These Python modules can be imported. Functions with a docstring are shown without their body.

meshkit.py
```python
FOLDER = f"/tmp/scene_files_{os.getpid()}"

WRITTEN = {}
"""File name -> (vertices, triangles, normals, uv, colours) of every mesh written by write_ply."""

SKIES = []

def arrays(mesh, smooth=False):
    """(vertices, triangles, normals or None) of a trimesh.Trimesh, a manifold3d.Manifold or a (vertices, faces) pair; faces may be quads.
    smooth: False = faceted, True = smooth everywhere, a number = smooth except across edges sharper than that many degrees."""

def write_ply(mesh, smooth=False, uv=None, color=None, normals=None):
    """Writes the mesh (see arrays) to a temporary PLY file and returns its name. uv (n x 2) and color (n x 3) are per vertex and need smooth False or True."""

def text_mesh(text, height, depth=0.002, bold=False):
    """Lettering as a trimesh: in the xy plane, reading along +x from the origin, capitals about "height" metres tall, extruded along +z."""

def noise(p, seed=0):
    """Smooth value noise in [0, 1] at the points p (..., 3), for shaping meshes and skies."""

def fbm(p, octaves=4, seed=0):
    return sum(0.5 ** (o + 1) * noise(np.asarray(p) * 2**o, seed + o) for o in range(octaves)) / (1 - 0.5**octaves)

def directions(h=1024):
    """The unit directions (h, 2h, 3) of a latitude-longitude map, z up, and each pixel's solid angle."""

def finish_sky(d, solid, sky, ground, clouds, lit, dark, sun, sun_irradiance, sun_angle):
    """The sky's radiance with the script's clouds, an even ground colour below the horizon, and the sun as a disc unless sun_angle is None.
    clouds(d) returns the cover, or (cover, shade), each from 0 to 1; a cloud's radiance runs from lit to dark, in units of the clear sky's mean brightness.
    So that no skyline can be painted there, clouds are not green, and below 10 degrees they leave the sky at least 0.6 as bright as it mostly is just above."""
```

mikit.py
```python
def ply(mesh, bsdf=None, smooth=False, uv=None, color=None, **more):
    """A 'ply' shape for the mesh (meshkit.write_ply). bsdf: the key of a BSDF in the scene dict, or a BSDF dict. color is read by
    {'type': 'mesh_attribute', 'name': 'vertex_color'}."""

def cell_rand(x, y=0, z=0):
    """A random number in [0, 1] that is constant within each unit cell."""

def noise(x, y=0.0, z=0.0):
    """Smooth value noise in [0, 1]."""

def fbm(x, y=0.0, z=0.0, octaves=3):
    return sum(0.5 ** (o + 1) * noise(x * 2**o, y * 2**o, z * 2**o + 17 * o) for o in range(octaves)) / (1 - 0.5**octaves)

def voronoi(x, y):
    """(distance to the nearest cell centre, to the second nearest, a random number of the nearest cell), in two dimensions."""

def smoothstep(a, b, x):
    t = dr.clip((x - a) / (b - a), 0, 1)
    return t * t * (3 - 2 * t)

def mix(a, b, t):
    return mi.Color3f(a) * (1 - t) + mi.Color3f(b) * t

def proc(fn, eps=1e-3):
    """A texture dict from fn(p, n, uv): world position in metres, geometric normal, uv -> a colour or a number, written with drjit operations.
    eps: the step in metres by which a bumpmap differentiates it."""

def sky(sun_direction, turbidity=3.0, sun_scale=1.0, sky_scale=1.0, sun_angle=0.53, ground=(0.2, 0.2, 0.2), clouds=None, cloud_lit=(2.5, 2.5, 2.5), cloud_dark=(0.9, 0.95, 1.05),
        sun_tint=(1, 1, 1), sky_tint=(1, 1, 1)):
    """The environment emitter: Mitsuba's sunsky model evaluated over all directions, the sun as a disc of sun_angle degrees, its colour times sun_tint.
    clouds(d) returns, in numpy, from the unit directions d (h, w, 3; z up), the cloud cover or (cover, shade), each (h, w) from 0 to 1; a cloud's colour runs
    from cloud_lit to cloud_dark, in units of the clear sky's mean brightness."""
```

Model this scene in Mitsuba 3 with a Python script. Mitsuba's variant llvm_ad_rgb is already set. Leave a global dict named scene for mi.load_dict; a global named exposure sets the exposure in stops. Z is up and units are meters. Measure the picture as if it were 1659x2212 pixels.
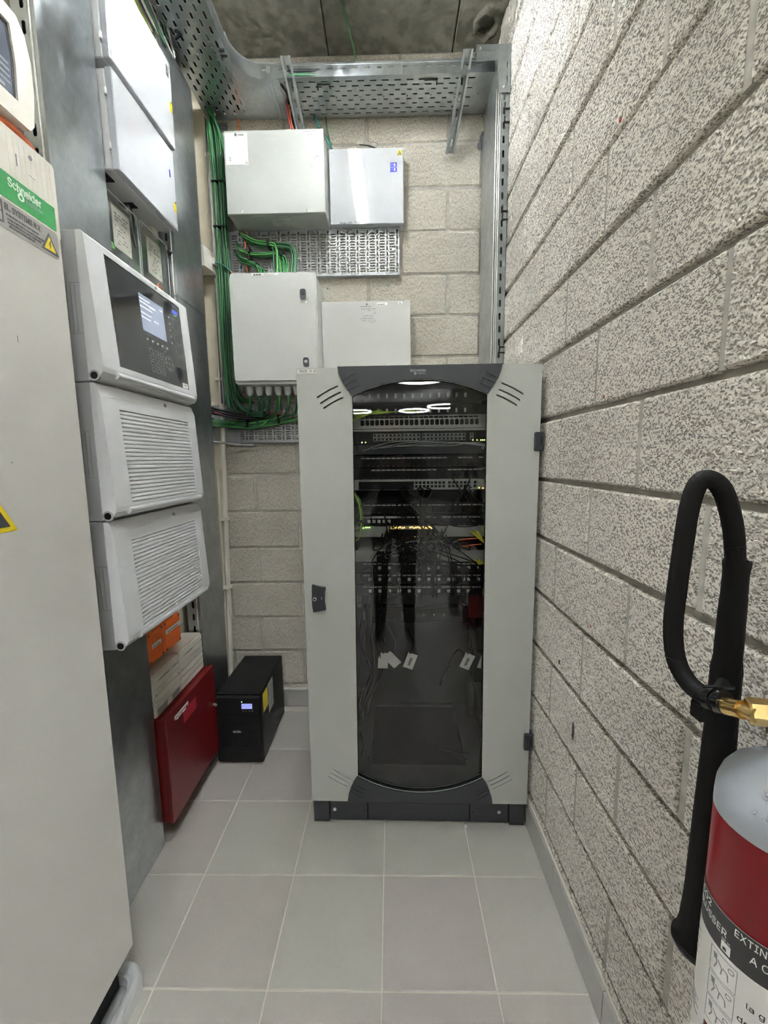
import math, random
import numpy as np, trimesh, mitsuba as mi, drjit as dr
import shapely.geometry as sg, shapely.affinity as sa
from shapely.ops import unary_union
import mikit, meshkit
from mikit import noise, fbm, smoothstep, mix
from meshkit import text_mesh
random.seed(7); rng = np.random.default_rng(7)
T = mi.ScalarTransform4f
scene, labels = {}, {}

# ---------------------------------------------------------------- camera, light level
CAM = np.array([0.0, 0.0, 1.371]); PITCH, YAW, ROLL, FOC = 0.1271, -0.0183, -0.0116, 888.74
_fw = np.array([math.sin(YAW) * math.cos(PITCH), math.cos(YAW) * math.cos(PITCH), -math.sin(PITCH)])
_rt = np.array([math.cos(YAW), -math.sin(YAW), 0.0]); _up = np.cross(_rt, _fw)
_u2 = -_rt * math.sin(ROLL) + _up * math.cos(ROLL)
scene['camera'] = {'type': 'perspective', 'fov': math.degrees(2 * math.atan(829.5 / FOC)), 'fov_axis': 'x', 'near_clip': 0.02, 'far_clip': 100.0,
                   'to_world': T().look_at(origin=CAM.tolist(), target=(CAM + _fw).tolist(), up=_u2.tolist())}
exposure = 2.65
TUBE_L, BACK_L, RING_L = 62.0, 36.0, 10.0                   # radiance of the batten in the room and of the ring lamps in the corridor
TUBE_X, TUBE_Y0, TUBE_Y1, TUBE_Z = -0.19, 0.90, 1.68, 3.09

# ---------------------------------------------------------------- helpers
def uniq(key):
    if key not in scene and key not in labels: return key
    i = 1
    while f'{key}_{i:03d}' in scene or f'{key}_{i:03d}' in labels: i += 1
    return f'{key}_{i:03d}'

def thing(name, label, cat, group=None, kind=None):
    k = uniq(name); labels[k] = {'label': label, 'category': cat}
    if group: labels[k]['group'] = group
    if kind: labels[k]['kind'] = kind
    return k

def part(root, name, mesh, mat, smooth=False, label=None, kind=None, **more):
    k = uniq(f'{root}__{name}')
    scene[k] = mikit.ply(mesh, mat, smooth=smooth, **more)
    if label or kind:
        labels[k] = {}
        if label: labels[k]['label'] = label
        if kind: labels[k]['kind'] = kind
    return k

def solo(name, mesh, mat, label, cat, group=None, smooth=False, **more):
    k = thing(name, label, cat, group); scene[k] = mikit.ply(mesh, mat, smooth=smooth, **more); return k

def struct(name, mesh, mat, label, cat='structure', smooth=False):
    k = name; labels[k] = {'label': label, 'category': cat, 'kind': 'structure'}
    if mesh is not None: scene[k] = mikit.ply(mesh, mat, smooth=smooth)
    return k

def bx(x0, x1, y0, y1, z0, z1, c=0.0):
    lo, hi = np.array([x0, y0, z0], float), np.array([x1, y1, z1], float)
    if c <= 0:
        m = trimesh.creation.box(extents=hi - lo); m.apply_translation((lo + hi) / 2); return m
    c = min(c, (hi - lo).min() * 0.45); pts = []
    for s in np.ndindex(2, 2, 2):
        s = np.array(s); corner = np.where(s, hi, lo); inw = np.where(s, -c, c)
        for a in range(3):
            q = corner + inw; q[a] = corner[a]; pts.append(q)
    return trimesh.convex.convex_hull(np.array(pts))

def cat(*ms):
    ms = [m for g in ms for m in (g if isinstance(g, (list, tuple)) else [g])]
    return trimesh.util.concatenate(ms)

def ext(poly, h):
    ps = getattr(poly, 'geoms', [poly])
    return cat([trimesh.creation.extrude_polygon(g, h, engine='earcut') for g in ps if g.area > 0])

def pxz(poly, y0, y1):
    m = ext(poly, y1 - y0); v = m.vertices; return trimesh.Trimesh(np.c_[v[:, 0], y0 + v[:, 2], v[:, 1]], m.faces[:, ::-1], process=False)
def pyz(poly, x0, x1):
    m = ext(poly, x1 - x0); v = m.vertices; return trimesh.Trimesh(np.c_[x0 + v[:, 2], v[:, 0], v[:, 1]], m.faces, process=False)
def pxy(poly, z0, z1):
    m = ext(poly, z1 - z0); m.apply_translation([0, 0, z0]); return m

def rect(x0, x1, y0, y1, r=0.0, n=4):
    b = sg.box(x0, y0, x1, y1)
    return b if r <= 0 else sg.box(x0 + r, y0 + r, x1 - r, y1 - r).buffer(r, quad_segs=n)
def slot(cx, cy, l, w, ang=0.0):
    s = sg.LineString([(cx - (l - w) / 2, cy), (cx + (l - w) / 2, cy)]).buffer(w / 2, quad_segs=3)
    return sa.rotate(s, ang, origin=(cx, cy)) if ang else s
def disc(cx, cy, r, n=8): return sg.Point(cx, cy).buffer(r, quad_segs=n)

def smooth_path(pts, n=8):
    p = np.asarray(pts, float)
    if len(p) < 3: return np.array([p[0] + (p[-1] - p[0]) * t for t in np.linspace(0, 1, 3)])
    q = np.vstack([2 * p[0] - p[1], p, 2 * p[-1] - p[-2]]); out = []
    for i in range(len(p) - 1):
        a, b, c, d = q[i:i + 4]
        for t in np.linspace(0, 1, n, endpoint=False):
            out.append(0.5 * (2 * b + (c - a) * t + (2 * a - 5 * b + 4 * c - d) * t ** 2 + (3 * b - a - 3 * c + d) * t ** 3))
    out.append(p[-1]); return np.array(out)

def tube(pts, r, sides=8, n=8, raw=False):
    p = np.asarray(pts, float) if raw else smooth_path(pts, n)
    t = np.gradient(p, axis=0); t /= np.linalg.norm(t, axis=1, keepdims=True) + 1e-12
    a = np.cross(t[0], [0, 0, 1] if abs(t[0][2]) < 0.9 else [1, 0, 0]); a /= np.linalg.norm(a); A = []
    for k in range(len(p)):
        a = a - t[k] * (a @ t[k]); a /= np.linalg.norm(a) + 1e-12; A.append(a.copy())
    A = np.array(A); B = np.cross(t, A); th = np.arange(sides) * 2 * np.pi / sides
    rr = np.broadcast_to(r, (len(p),))[:, None, None]
    v = (p[:, None] + rr * (np.cos(th)[None, :, None] * A[:, None] + np.sin(th)[None, :, None] * B[:, None])).reshape(-1, 3)
    i, j = np.meshgrid(np.arange(len(p) - 1), np.arange(sides), indexing='ij'); jn = (j + 1) % sides
    f = np.vstack([np.stack([i * sides + j, i * sides + jn, (i + 1) * sides + jn], -1).reshape(-1, 3), np.stack([i * sides + j, (i + 1) * sides + jn, (i + 1) * sides + j], -1).reshape(-1, 3)])
    c0, c1 = len(v), len(v) + 1; v = np.vstack([v, p[0], p[-1]]); e = (len(p) - 1) * sides; k = np.arange(sides); kn = (k + 1) % sides
    f = np.vstack([f, np.stack([k * 0 + c0, kn, k], -1), np.stack([k * 0 + c1, e + k, e + kn], -1)])
    return trimesh.Trimesh(v, f, process=False)

def cyl(p0, p1, r, n=20): return tube([p0, (np.array(p0) + p1) / 2, p1], r, n, raw=True)
def lathe(prof, cx, cy, n=48):
    m = trimesh.creation.revolve(np.array(prof, float), sections=n); m.apply_translation([cx, cy, 0]); return m
def txt(s, h, org, u, v, depth=0.0006, bold=False, w=None):
    """Lettering from org, reading along u, capitals h high along v; w: squeezed to that width."""
    m = text_mesh(s, h, depth, bold); u, v = np.array(u, float), np.array(v, float); n = np.cross(u, v); q = m.vertices.copy()
    if w: q[:, 0] *= w / q[:, 0].max()
    m.vertices = np.array(org) + q[:, :1] * u + q[:, 1:2] * v + q[:, 2:] * n; return m
def bars(org, u, v, w, rows, h, pitch, depth=0.0006, fill=0.75, seed=0):
    """Print too small to read: rows of short strokes."""
    r = random.Random(seed); u, v = np.array(u, float), np.array(v, float); n = np.cross(u, v); out = []
    for k in range(rows):
        x = 0.0; end = w * (1 - 0.35 * r.random())
        while x < end:
            l = h * (0.6 + 2.2 * r.random())
            if r.random() < fill:
                b = trimesh.creation.box(extents=[min(l, w - x), h, depth]); b.apply_translation([x + min(l, w - x) / 2, -k * pitch, depth / 2]); q = b.vertices
                b.vertices = np.array(org) + q[:, :1] * u + q[:, 1:2] * v + q[:, 2:] * n; out.append(b)
            x += l + h * 0.5
    return cat(out)

# ---------------------------------------------------------------- materials
def rgb(*c): return {'type': 'rgb', 'value': list(c) if len(c) == 3 else [c[0]] * 3}
def srgb(r, g, b): return [((x / 255 + 0.055) / 1.055) ** 2.4 if x > 10 else x / 255 / 12.92 for x in (r, g, b)]
def paint(name, col, rough=0.5, metallic=0.0, spec=0.5, coat=0.0):
    d = {'type': 'principled', 'base_color': rgb(*col), 'roughness': rough, 'metallic': metallic, 'specular': spec}
    if coat: d.update(clearcoat=coat, clearcoat_gloss=0.9)
    scene[name] = {'type': 'twosided', 'bsdf': d}; return name
def bumped(name, base, fn, scale, eps):
    scene[name] = {'type': 'twosided', 'bsdf': {'type': 'bumpmap', 'arbitrary': mikit.proc(fn, eps), 'scale': scale, 'bsdf': base}}; return name

def grain(p):
    a = noise(p.x * 470, p.y * 470, p.z * 470); b = noise(p.x * 250 + 7, p.y * 250, p.z * 250 + 3)
    return 0.5 * a + 0.5 * b
def block_col(p, n, uv):
    g = grain(p); big = fbm(p.x * 5, p.y * 5, p.z * 5, octaves=3); mid = noise(p.x * 60, p.y * 60, p.z * 60)
    c = mix([0.19, 0.175, 0.15], [0.88, 0.845, 0.77], smoothstep(0.30, 0.60, g + 0.10 * (mid - 0.5)))
    return c * (0.86 + 0.28 * big)
def block_h(p, n, uv): return smoothstep(0.2, 0.7, grain(p))
bumped('mat_block', {'type': 'diffuse', 'reflectance': mikit.proc(block_col)}, block_h, 0.0034, 4e-4)
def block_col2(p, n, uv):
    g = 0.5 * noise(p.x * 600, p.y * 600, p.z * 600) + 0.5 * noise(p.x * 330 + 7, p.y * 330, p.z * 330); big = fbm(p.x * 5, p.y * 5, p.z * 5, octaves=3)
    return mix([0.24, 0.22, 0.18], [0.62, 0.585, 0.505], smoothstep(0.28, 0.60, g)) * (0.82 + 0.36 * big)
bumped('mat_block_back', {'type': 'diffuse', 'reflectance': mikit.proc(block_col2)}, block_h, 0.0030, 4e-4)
def mortar_col(p, n, uv): return mix([0.26, 0.25, 0.22], [0.42, 0.40, 0.36], noise(p.x * 60, p.y * 60, p.z * 60))
scene['mat_mortar'] = {'type': 'twosided', 'bsdf': {'type': 'diffuse', 'reflectance': mikit.proc(mortar_col)}}
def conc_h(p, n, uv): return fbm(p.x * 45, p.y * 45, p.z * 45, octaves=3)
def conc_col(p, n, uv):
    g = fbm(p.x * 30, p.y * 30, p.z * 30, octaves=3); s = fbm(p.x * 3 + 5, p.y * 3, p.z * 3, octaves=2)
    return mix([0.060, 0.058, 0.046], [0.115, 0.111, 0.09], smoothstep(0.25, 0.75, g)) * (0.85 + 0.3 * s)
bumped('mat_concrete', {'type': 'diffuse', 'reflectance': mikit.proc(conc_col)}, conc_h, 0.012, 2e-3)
def plaster_col(p, n, uv): return mix([0.46, 0.43, 0.35], [0.58, 0.54, 0.45], fbm(p.x * 12, p.y * 12, p.z * 12, octaves=3))
scene['mat_plaster'] = {'type': 'twosided', 'bsdf': {'type': 'diffuse', 'reflectance': mikit.proc(plaster_col)}}
TILE_T = [(0.53, 0.502, 0.464), (0.545, 0.527, 0.485), (0.52, 0.487, 0.46), (0.54, 0.53, 0.482)]
for i, c in enumerate(TILE_T):
    def tile_col(p, n, uv, c=c): return mi.Color3f(*c) * (0.92 + 0.16 * noise(p.x * 400, p.y * 400, 0.5) * 0.6 + 0.06 * fbm(p.x * 8, p.y * 8, 1.0))
    scene[f'mat_tile_{i}'] = {'type': 'principled', 'base_color': mikit.proc(tile_col), 'roughness': 0.27, 'specular': 0.5}
paint('mat_grout', (0.68, 0.64, 0.57), 0.8)
paint('mat_skirting', (0.26, 0.255, 0.24), 0.4)
def galv_col(p, n, uv):
    s = fbm(p.x * 25, p.y * 25 + p.x * 9, p.z * 14, octaves=3); f = noise(p.x * 140, p.y * 140, p.z * 70)
    return mi.Color3f(0.285, 0.306, 0.312) * (0.72 + 0.42 * s + 0.14 * f)
def galv_rough(p, n, uv): return 0.15 + 0.24 * fbm(p.x * 30 + 3, p.y * 30, p.z * 16, octaves=2)
scene['mat_galv'] = {'type': 'twosided', 'bsdf': {'type': 'principled', 'base_color': mikit.proc(galv_col), 'metallic': 0.92, 'roughness': mikit.proc(galv_rough), 'specular': 0.5}}
paint('mat_zinc', (0.62, 0.63, 0.63), 0.28, 0.9)
paint('mat_rack', (0.385, 0.394, 0.37), 0.5, 0.0, 0.25)
paint('mat_rack_trim', (0.018, 0.020, 0.024), 0.42, 0.0, 0.35)
paint('mat_rack_dark', (0.006, 0.0062, 0.007), 0.5, 0.0, 0.2)
paint('mat_rack_in', (0.07, 0.071, 0.07), 0.5, 0.0, 0.3)
paint('mat_black', (0.004, 0.004, 0.0042), 0.55, 0.0, 0.18)
paint('mat_black_gloss', (0.006, 0.0065, 0.007), 0.06, 0.0, 0.35)
paint('mat_rubber', (0.004, 0.004, 0.0042), 0.65, 0.0, 0.15)
paint('mat_white', (0.60, 0.61, 0.62), 0.35)
paint('mat_white_gloss', (0.47, 0.495, 0.535), 0.09, 0.0, 0.4)
paint('mat_perf', (0.27, 0.28, 0.285), 0.5, 0.75, 0.4)
paint('mat_white_bright', (0.60, 0.63, 0.675), 0.055, 0.0, 0.4)
paint('mat_box_white', (0.36, 0.371, 0.347), 0.5, 0.0, 0.2)
paint('mat_box_grey', (0.475, 0.478, 0.458), 0.55, 0.0, 0.2)
paint('mat_panel', (0.72, 0.73, 0.75), 0.42)
paint('mat_panel_side', (0.30, 0.305, 0.31), 0.5)
paint('mat_bar', (0.66, 0.67, 0.69), 0.25, 0.2)
paint('mat_cabinet', (0.60, 0.585, 0.55), 0.55, 0.0, 0.3)
paint('mat_cream', (0.70, 0.665, 0.60), 0.5)
paint('mat_ivory', (0.66, 0.63, 0.56), 0.5)
paint('mat_paper', (0.78, 0.77, 0.74), 0.7)
paint('mat_ink', (0.03, 0.03, 0.032), 0.6)
paint('mat_ink_grey', (0.22, 0.22, 0.22), 0.6)
paint('mat_green_label', (0.010, 0.155, 0.035), 0.4)
paint('mat_silver_label', (0.36, 0.35, 0.33), 0.35, 0.3)
paint('mat_yellow', (0.74, 0.56, 0.02), 0.45)
paint('mat_red', (0.085, 0.003, 0.004), 0.42, 0.0, 0.3)
paint('mat_red_ext', (0.15, 0.005, 0.008), 0.3, 0.0, 0.35)
paint('mat_red_soft', (0.07, 0.003, 0.004), 0.7)
paint('mat_orange', (0.62, 0.105, 0.012), 0.45)
paint('mat_orange_cable', (0.66, 0.16, 0.05), 0.4)
paint('mat_blue', (0.012, 0.025, 0.36), 0.4)
paint('mat_green_cable', (0.012, 0.075, 0.020), 0.42, 0.0, 0.4)
paint('mat_green_light', (0.075, 0.27, 0.06), 0.4)
paint('mat_green_dark', (0.008, 0.042, 0.018), 0.45, 0.0, 0.4)
paint('mat_teal', (0.006, 0.085, 0.075), 0.4)
paint('mat_lime', (0.40, 0.55, 0.05), 0.4)
paint('mat_red_cable', (0.25, 0.012, 0.018), 0.45)
paint('mat_grey_paint', (0.34, 0.37, 0.41), 0.33)
paint('mat_brass', (0.62, 0.43, 0.17), 0.22, 1.0)
paint('mat_equip', (0.36, 0.365, 0.35), 0.45)
paint('mat_equip_dark', (0.0045, 0.0047, 0.005), 0.55, 0.0, 0.18)
paint('mat_equip_blue', (0.025, 0.028, 0.033), 0.4, 0.0, 0.3)
paint('mat_strip', (0.30, 0.31, 0.31), 0.5)
paint('mat_corridor', (0.34, 0.335, 0.325), 0.8)
paint('mat_jacket', (0.010, 0.010, 0.011), 0.9)
paint('mat_skin', (0.34, 0.19, 0.14), 0.5)
paint('mat_hair', (0.022, 0.014, 0.010), 0.6)
paint('mat_screen', (0.10, 0.115, 0.145), 0.12)
scene['mat_tint'] = {'type': 'thindielectric', 'int_ior': 1.5, 'specular_transmittance': rgb(0.62, 0.63, 0.62), 'specular_reflectance': rgb(0.5)}
scene['mat_clear'] = {'type': 'thindielectric', 'int_ior': 1.45, 'specular_transmittance': rgb(0.90, 0.92, 0.91)}
EMIT = 2.0 ** -exposure                                # small lamps and screens are set at their brightness in the picture
def lampglow(r, g, b, s=1.0): return {'type': 'area', 'radiance': rgb(r * s, g * s, b * s)}
def glow(r, g, b, s=1.0): return lampglow(r, g, b, s * EMIT)

# ---------------------------------------------------------------- the room shell
YB, XL, ZC, YR = 2.156, -0.915, 3.235, -0.75          # back wall, left wall, ceiling, wall behind the camera
WX = lambda y: 0.5119 - 0.0055 * y                     # right wall, a touch out of square
COURSE, Z0, PITCHB = 0.1945, 0.1315, 0.388
def block(a0, a1, z0, z1, d=0.055, g=0.0055):
    """One rough block in its own frame: length along x, face at y = 0 (towards -y), uneven by a millimetre or two."""
    w = 1.6e-3
    b = bx(a0 + g + rng.uniform(-w, w), a1 - g + rng.uniform(-w, w), rng.uniform(-w, w), d, z0 + g + rng.uniform(-w, w), z1 - g + rng.uniform(-w, w), 0.005)
    return b
def to_back(m): m.vertices = m.vertices + [0, YB, 0]; return m
def to_right(m):
    v = m.vertices; y = v[:, 0]; x = WX(y) + v[:, 1]
    return trimesh.Trimesh(np.c_[x, y, v[:, 2]], m.faces[:, ::-1], process=False)
rows = [0.0] + [Z0 + k * COURSE for k in range(0, 16)] + [ZC]
struct('wall_back', bx(XL - 0.1, 0.62, YB + 0.007, YB + 0.12, 0, ZC), 'mat_mortar', 'back wall of rough cream concrete blocks', 'wall')
for r in range(len(rows) - 1):
    off = 0.446 if (r % 2 == 0) else 0.286
    js = [off + PITCHB * k for k in range(-5, 3)]; js = [XL - 0.05] + [j for j in js if XL - 0.03 < j < 0.515] + [0.535]
    for a, b in zip(js[:-1], js[1:]):
        if b - a > 0.03: part('wall_back', 'block', to_back(block(a, b, rows[r], rows[r + 1])), 'mat_block_back')
sl = bx(YR, YB + 0.06, 0.015, 0.12, 0, ZC); struct('wall_right', to_right(sl), 'mat_mortar', 'long right wall of rough cream concrete blocks', 'wall')
for r in range(len(rows) - 1):
    off = 1.057 if (r % 2 == 0) else 0.866
    js = [off + PITCHB * k for k in range(-6, 5)]; js = [YR] + [j for j in js if YR + 0.04 < j < YB - 0.02] + [YB]
    for j in js[1:-1]: part('wall_right', 'mortar_joint', to_right(bx(j - 0.0095, j + 0.0095, 0.0045, 0.03, rows[r] + 0.008, rows[r + 1] - 0.008)), 'mat_mortar')
    for a, b in zip(js[:-1], js[1:]): part('wall_right', 'block', to_right(block(a, b, rows[r], rows[r + 1], g=0.0068)), 'mat_block')
lw = [bx(XL - 0.1, XL, YR, YB, 0, ZC)]
struct('wall_left', cat(lw), 'mat_plaster', 'cream left wall behind the metal trays and boxes', 'wall')
cs = sg.Polygon([(-0.925, 0.0), (-0.9065, 0.0), (-0.8735, 1.30), (-0.8515, 2.20), (-0.8335, 2.955), (-0.8335, ZC), (-0.925, ZC)])
struct('trim_1', pxz(cs, 2.140, 2.150), 'mat_plaster', 'smooth cream rendered strip in the back left corner behind the conduit', 'wall strip')
# wall behind the camera with the doorway to the corridor
DX0, DX1, DZ = -0.62, 0.44, 2.12
struct('wall_rear', pxz(sg.box(XL - 0.1, 0, 0.62, ZC).difference(sg.box(DX0, -1, DX1, DZ)), YR - 0.12, YR), 'mat_plaster', 'wall behind the camera with the open doorway', 'wall')
fr = sg.box(DX0 - 0.05, 0, DX1 + 0.05, DZ + 0.05).difference(sg.box(DX0, -1, DX1, DZ))
struct('door_1', pxz(fr, YR - 0.14, YR + 0.02), 'mat_panel_side', 'grey door frame behind the camera', 'door frame')
struct('floor', bx(-0.98, 0.60, YR - 0.12, YB + 0.1, -0.06, -0.0022), 'mat_grout', 'floor of square beige tiles with pale grout', 'floor')
TX0, TY0, TP = -0.6365, 0.9018, 0.3
k = 0
for i in range(-1, 4):
    for j in range(-6, 5):
        x0, x1, y0, y1 = TX0 + i * TP, TX0 + (i + 1) * TP, TY0 + j * TP, TY0 + (j + 1) * TP
        if x1 - x0 < 0.03 or y0 > YB: continue
        x1, y1 = min(x1, 0.515), min(y1, YB + 0.01); y0 = max(y0, YR); g = 0.0021
        part('floor', 'tile', bx(x0 + g, x1 - g, y0 + g, y1 - g, -0.02, rng.uniform(-3e-4, 3e-4), 0.0012), f'mat_tile_{(i * 7 + j * 3 + (i * j) % 5) % 4}')
# skirting tiles
struct('baseboard_right', to_right(bx(YR, YB, -0.004, 0.004, 0.0, 0.108)), 'mat_grout', 'pale joint behind the grey skirting along the right wall', 'skirting')
for j in range(-6, 5):
    y0, y1 = max(YR, 0.84 + j * 0.303), min(YB, 0.84 + (j + 1) * 0.303)
    part('baseboard_right', 'tile', to_right(bx(y0 + 0.001, y1 - 0.001, -0.012, -0.002, 0.002, 0.104, 0.0012)), 'mat_skirting')
struct('baseboard_back', bx(XL, 0.5, YB - 0.004, YB + 0.004, 0.0, 0.106), 'mat_grout', 'pale joint behind the grey skirting along the back wall', 'skirting')
for j in range(5): part('baseboard_back', 'tile', bx(XL + j * 0.303 + 0.001, min(0.495, XL + (j + 1) * 0.303) - 0.001, YB - 0.012, YB - 0.002, 0.002, 0.102, 0.0012), 'mat_skirting')
for y, z, w_, h_ in ((1.006, 2.099, .004, .005), (1.010, 1.512, .004, .006), (1.012, 0.943, .003, .005)):
    m = trimesh.creation.icosphere(subdivisions=2, radius=1.0); m.apply_scale([0.0025, w_, h_]); m.apply_translation([WX(y), y, z]); part('wall_right', 'paint_speck', m, 'mat_red_cable', smooth=True, label='small orange-red speck')
for y, z, w_, h_ in ((1.191, 0.754, .003, .008), (1.080, 0.605, .006, .028)):
    m = trimesh.creation.icosphere(subdivisions=2, radius=1.0); m.apply_scale([0.0025, w_, h_]); m.apply_translation([WX(y), y, z]); part('wall_right', 'scuff', m, 'mat_ink', smooth=True, label='dark scuff')
for k_ in range(9):
    m = trimesh.creation.icosphere(subdivisions=1, radius=1.0); m.apply_scale([rng.uniform(.003, .010), 0.004, rng.uniform(.006, .018)]); m.apply_translation([0.441 + rng.normal(0, .006), YB - 0.0005, 2.855 + rng.normal(0, .022)]); part('wall_back', 'stain', m, 'mat_ink', smooth=True)
# ceiling of precast planks, with the broken hole near the right-hand corner
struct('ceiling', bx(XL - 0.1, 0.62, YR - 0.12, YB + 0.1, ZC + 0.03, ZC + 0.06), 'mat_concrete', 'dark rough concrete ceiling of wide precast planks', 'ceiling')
def sculpt(m, amp, freq, seed):
    v = m.vertices; m.vertices = v + (np.stack([meshkit.fbm(v * freq + s, 3, seed) for s in (0, 11, 23)], -1) - 0.5) * amp; return m
import manifold3d as mf
def man(m): return mf.Manifold(mf.Mesh(np.asarray(m.vertices, np.float32), np.asarray(m.faces, np.uint32)))
def unman(q): a = q.to_mesh(); return trimesh.Trimesh(a.vert_properties[:, :3], a.tri_verts, process=False)
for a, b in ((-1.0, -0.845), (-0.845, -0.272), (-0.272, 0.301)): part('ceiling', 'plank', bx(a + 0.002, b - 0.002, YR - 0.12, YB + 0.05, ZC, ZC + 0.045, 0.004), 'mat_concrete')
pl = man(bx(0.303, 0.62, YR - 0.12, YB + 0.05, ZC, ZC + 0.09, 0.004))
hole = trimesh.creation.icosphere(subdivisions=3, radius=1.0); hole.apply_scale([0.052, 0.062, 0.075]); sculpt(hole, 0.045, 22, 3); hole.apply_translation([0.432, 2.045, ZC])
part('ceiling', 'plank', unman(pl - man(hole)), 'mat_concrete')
rim = trimesh.creation.torus(0.062, 0.015, major_sections=40, minor_sections=12); rim.apply_scale([0.9, 1.1, 0.8]); sculpt(rim, 0.05, 25, 5); rim.apply_translation([0.432, 2.045, ZC + 0.004])
part('ceiling', 'broken_rim', rim, 'mat_concrete', smooth=True)
# mortar smears high in the right-hand corner
for k, (yy, zz, sy, sz) in enumerate(((1.99, 3.16, .05, .07), (1.86, 3.17, .035, .09), (2.09, 3.08, .04, .06))):
    s = trimesh.creation.icosphere(subdivisions=3, radius=1.0); s.apply_scale([0.014, sy, sz]); sculpt(s, 0.03, 25, k); s.apply_translation([WX(yy), yy, zz]); part('wall_right', 'mortar_smear', s, 'mat_mortar', smooth=True)

# ---------------------------------------------------------------- ceiling batten
for lab, lx, ly0, ly1, lz, lum in (('white batten lamp along the ceiling just above the view', TUBE_X, TUBE_Y0, TUBE_Y1, TUBE_Z, TUBE_L), ('white batten lamp on the ceiling by the doorway behind the camera', 0.06, -0.70, -0.02, 3.14, BACK_L)):
    lamp = thing('ceiling_light', lab, 'lamp')
    part(lamp, 'housing', bx(lx - 0.035, lx + 0.035, ly0, ly1, lz + 0.012, ZC - 0.001, 0.006), 'mat_white')
    part(lamp, 'diffuser', bx(lx - 0.025, lx + 0.025, ly0 + 0.02, ly1 - 0.02, lz - 0.03, lz + 0.012, 0.012), 'mat_white', emitter=lampglow(0.95, 0.985, 1.0, lum))

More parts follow.
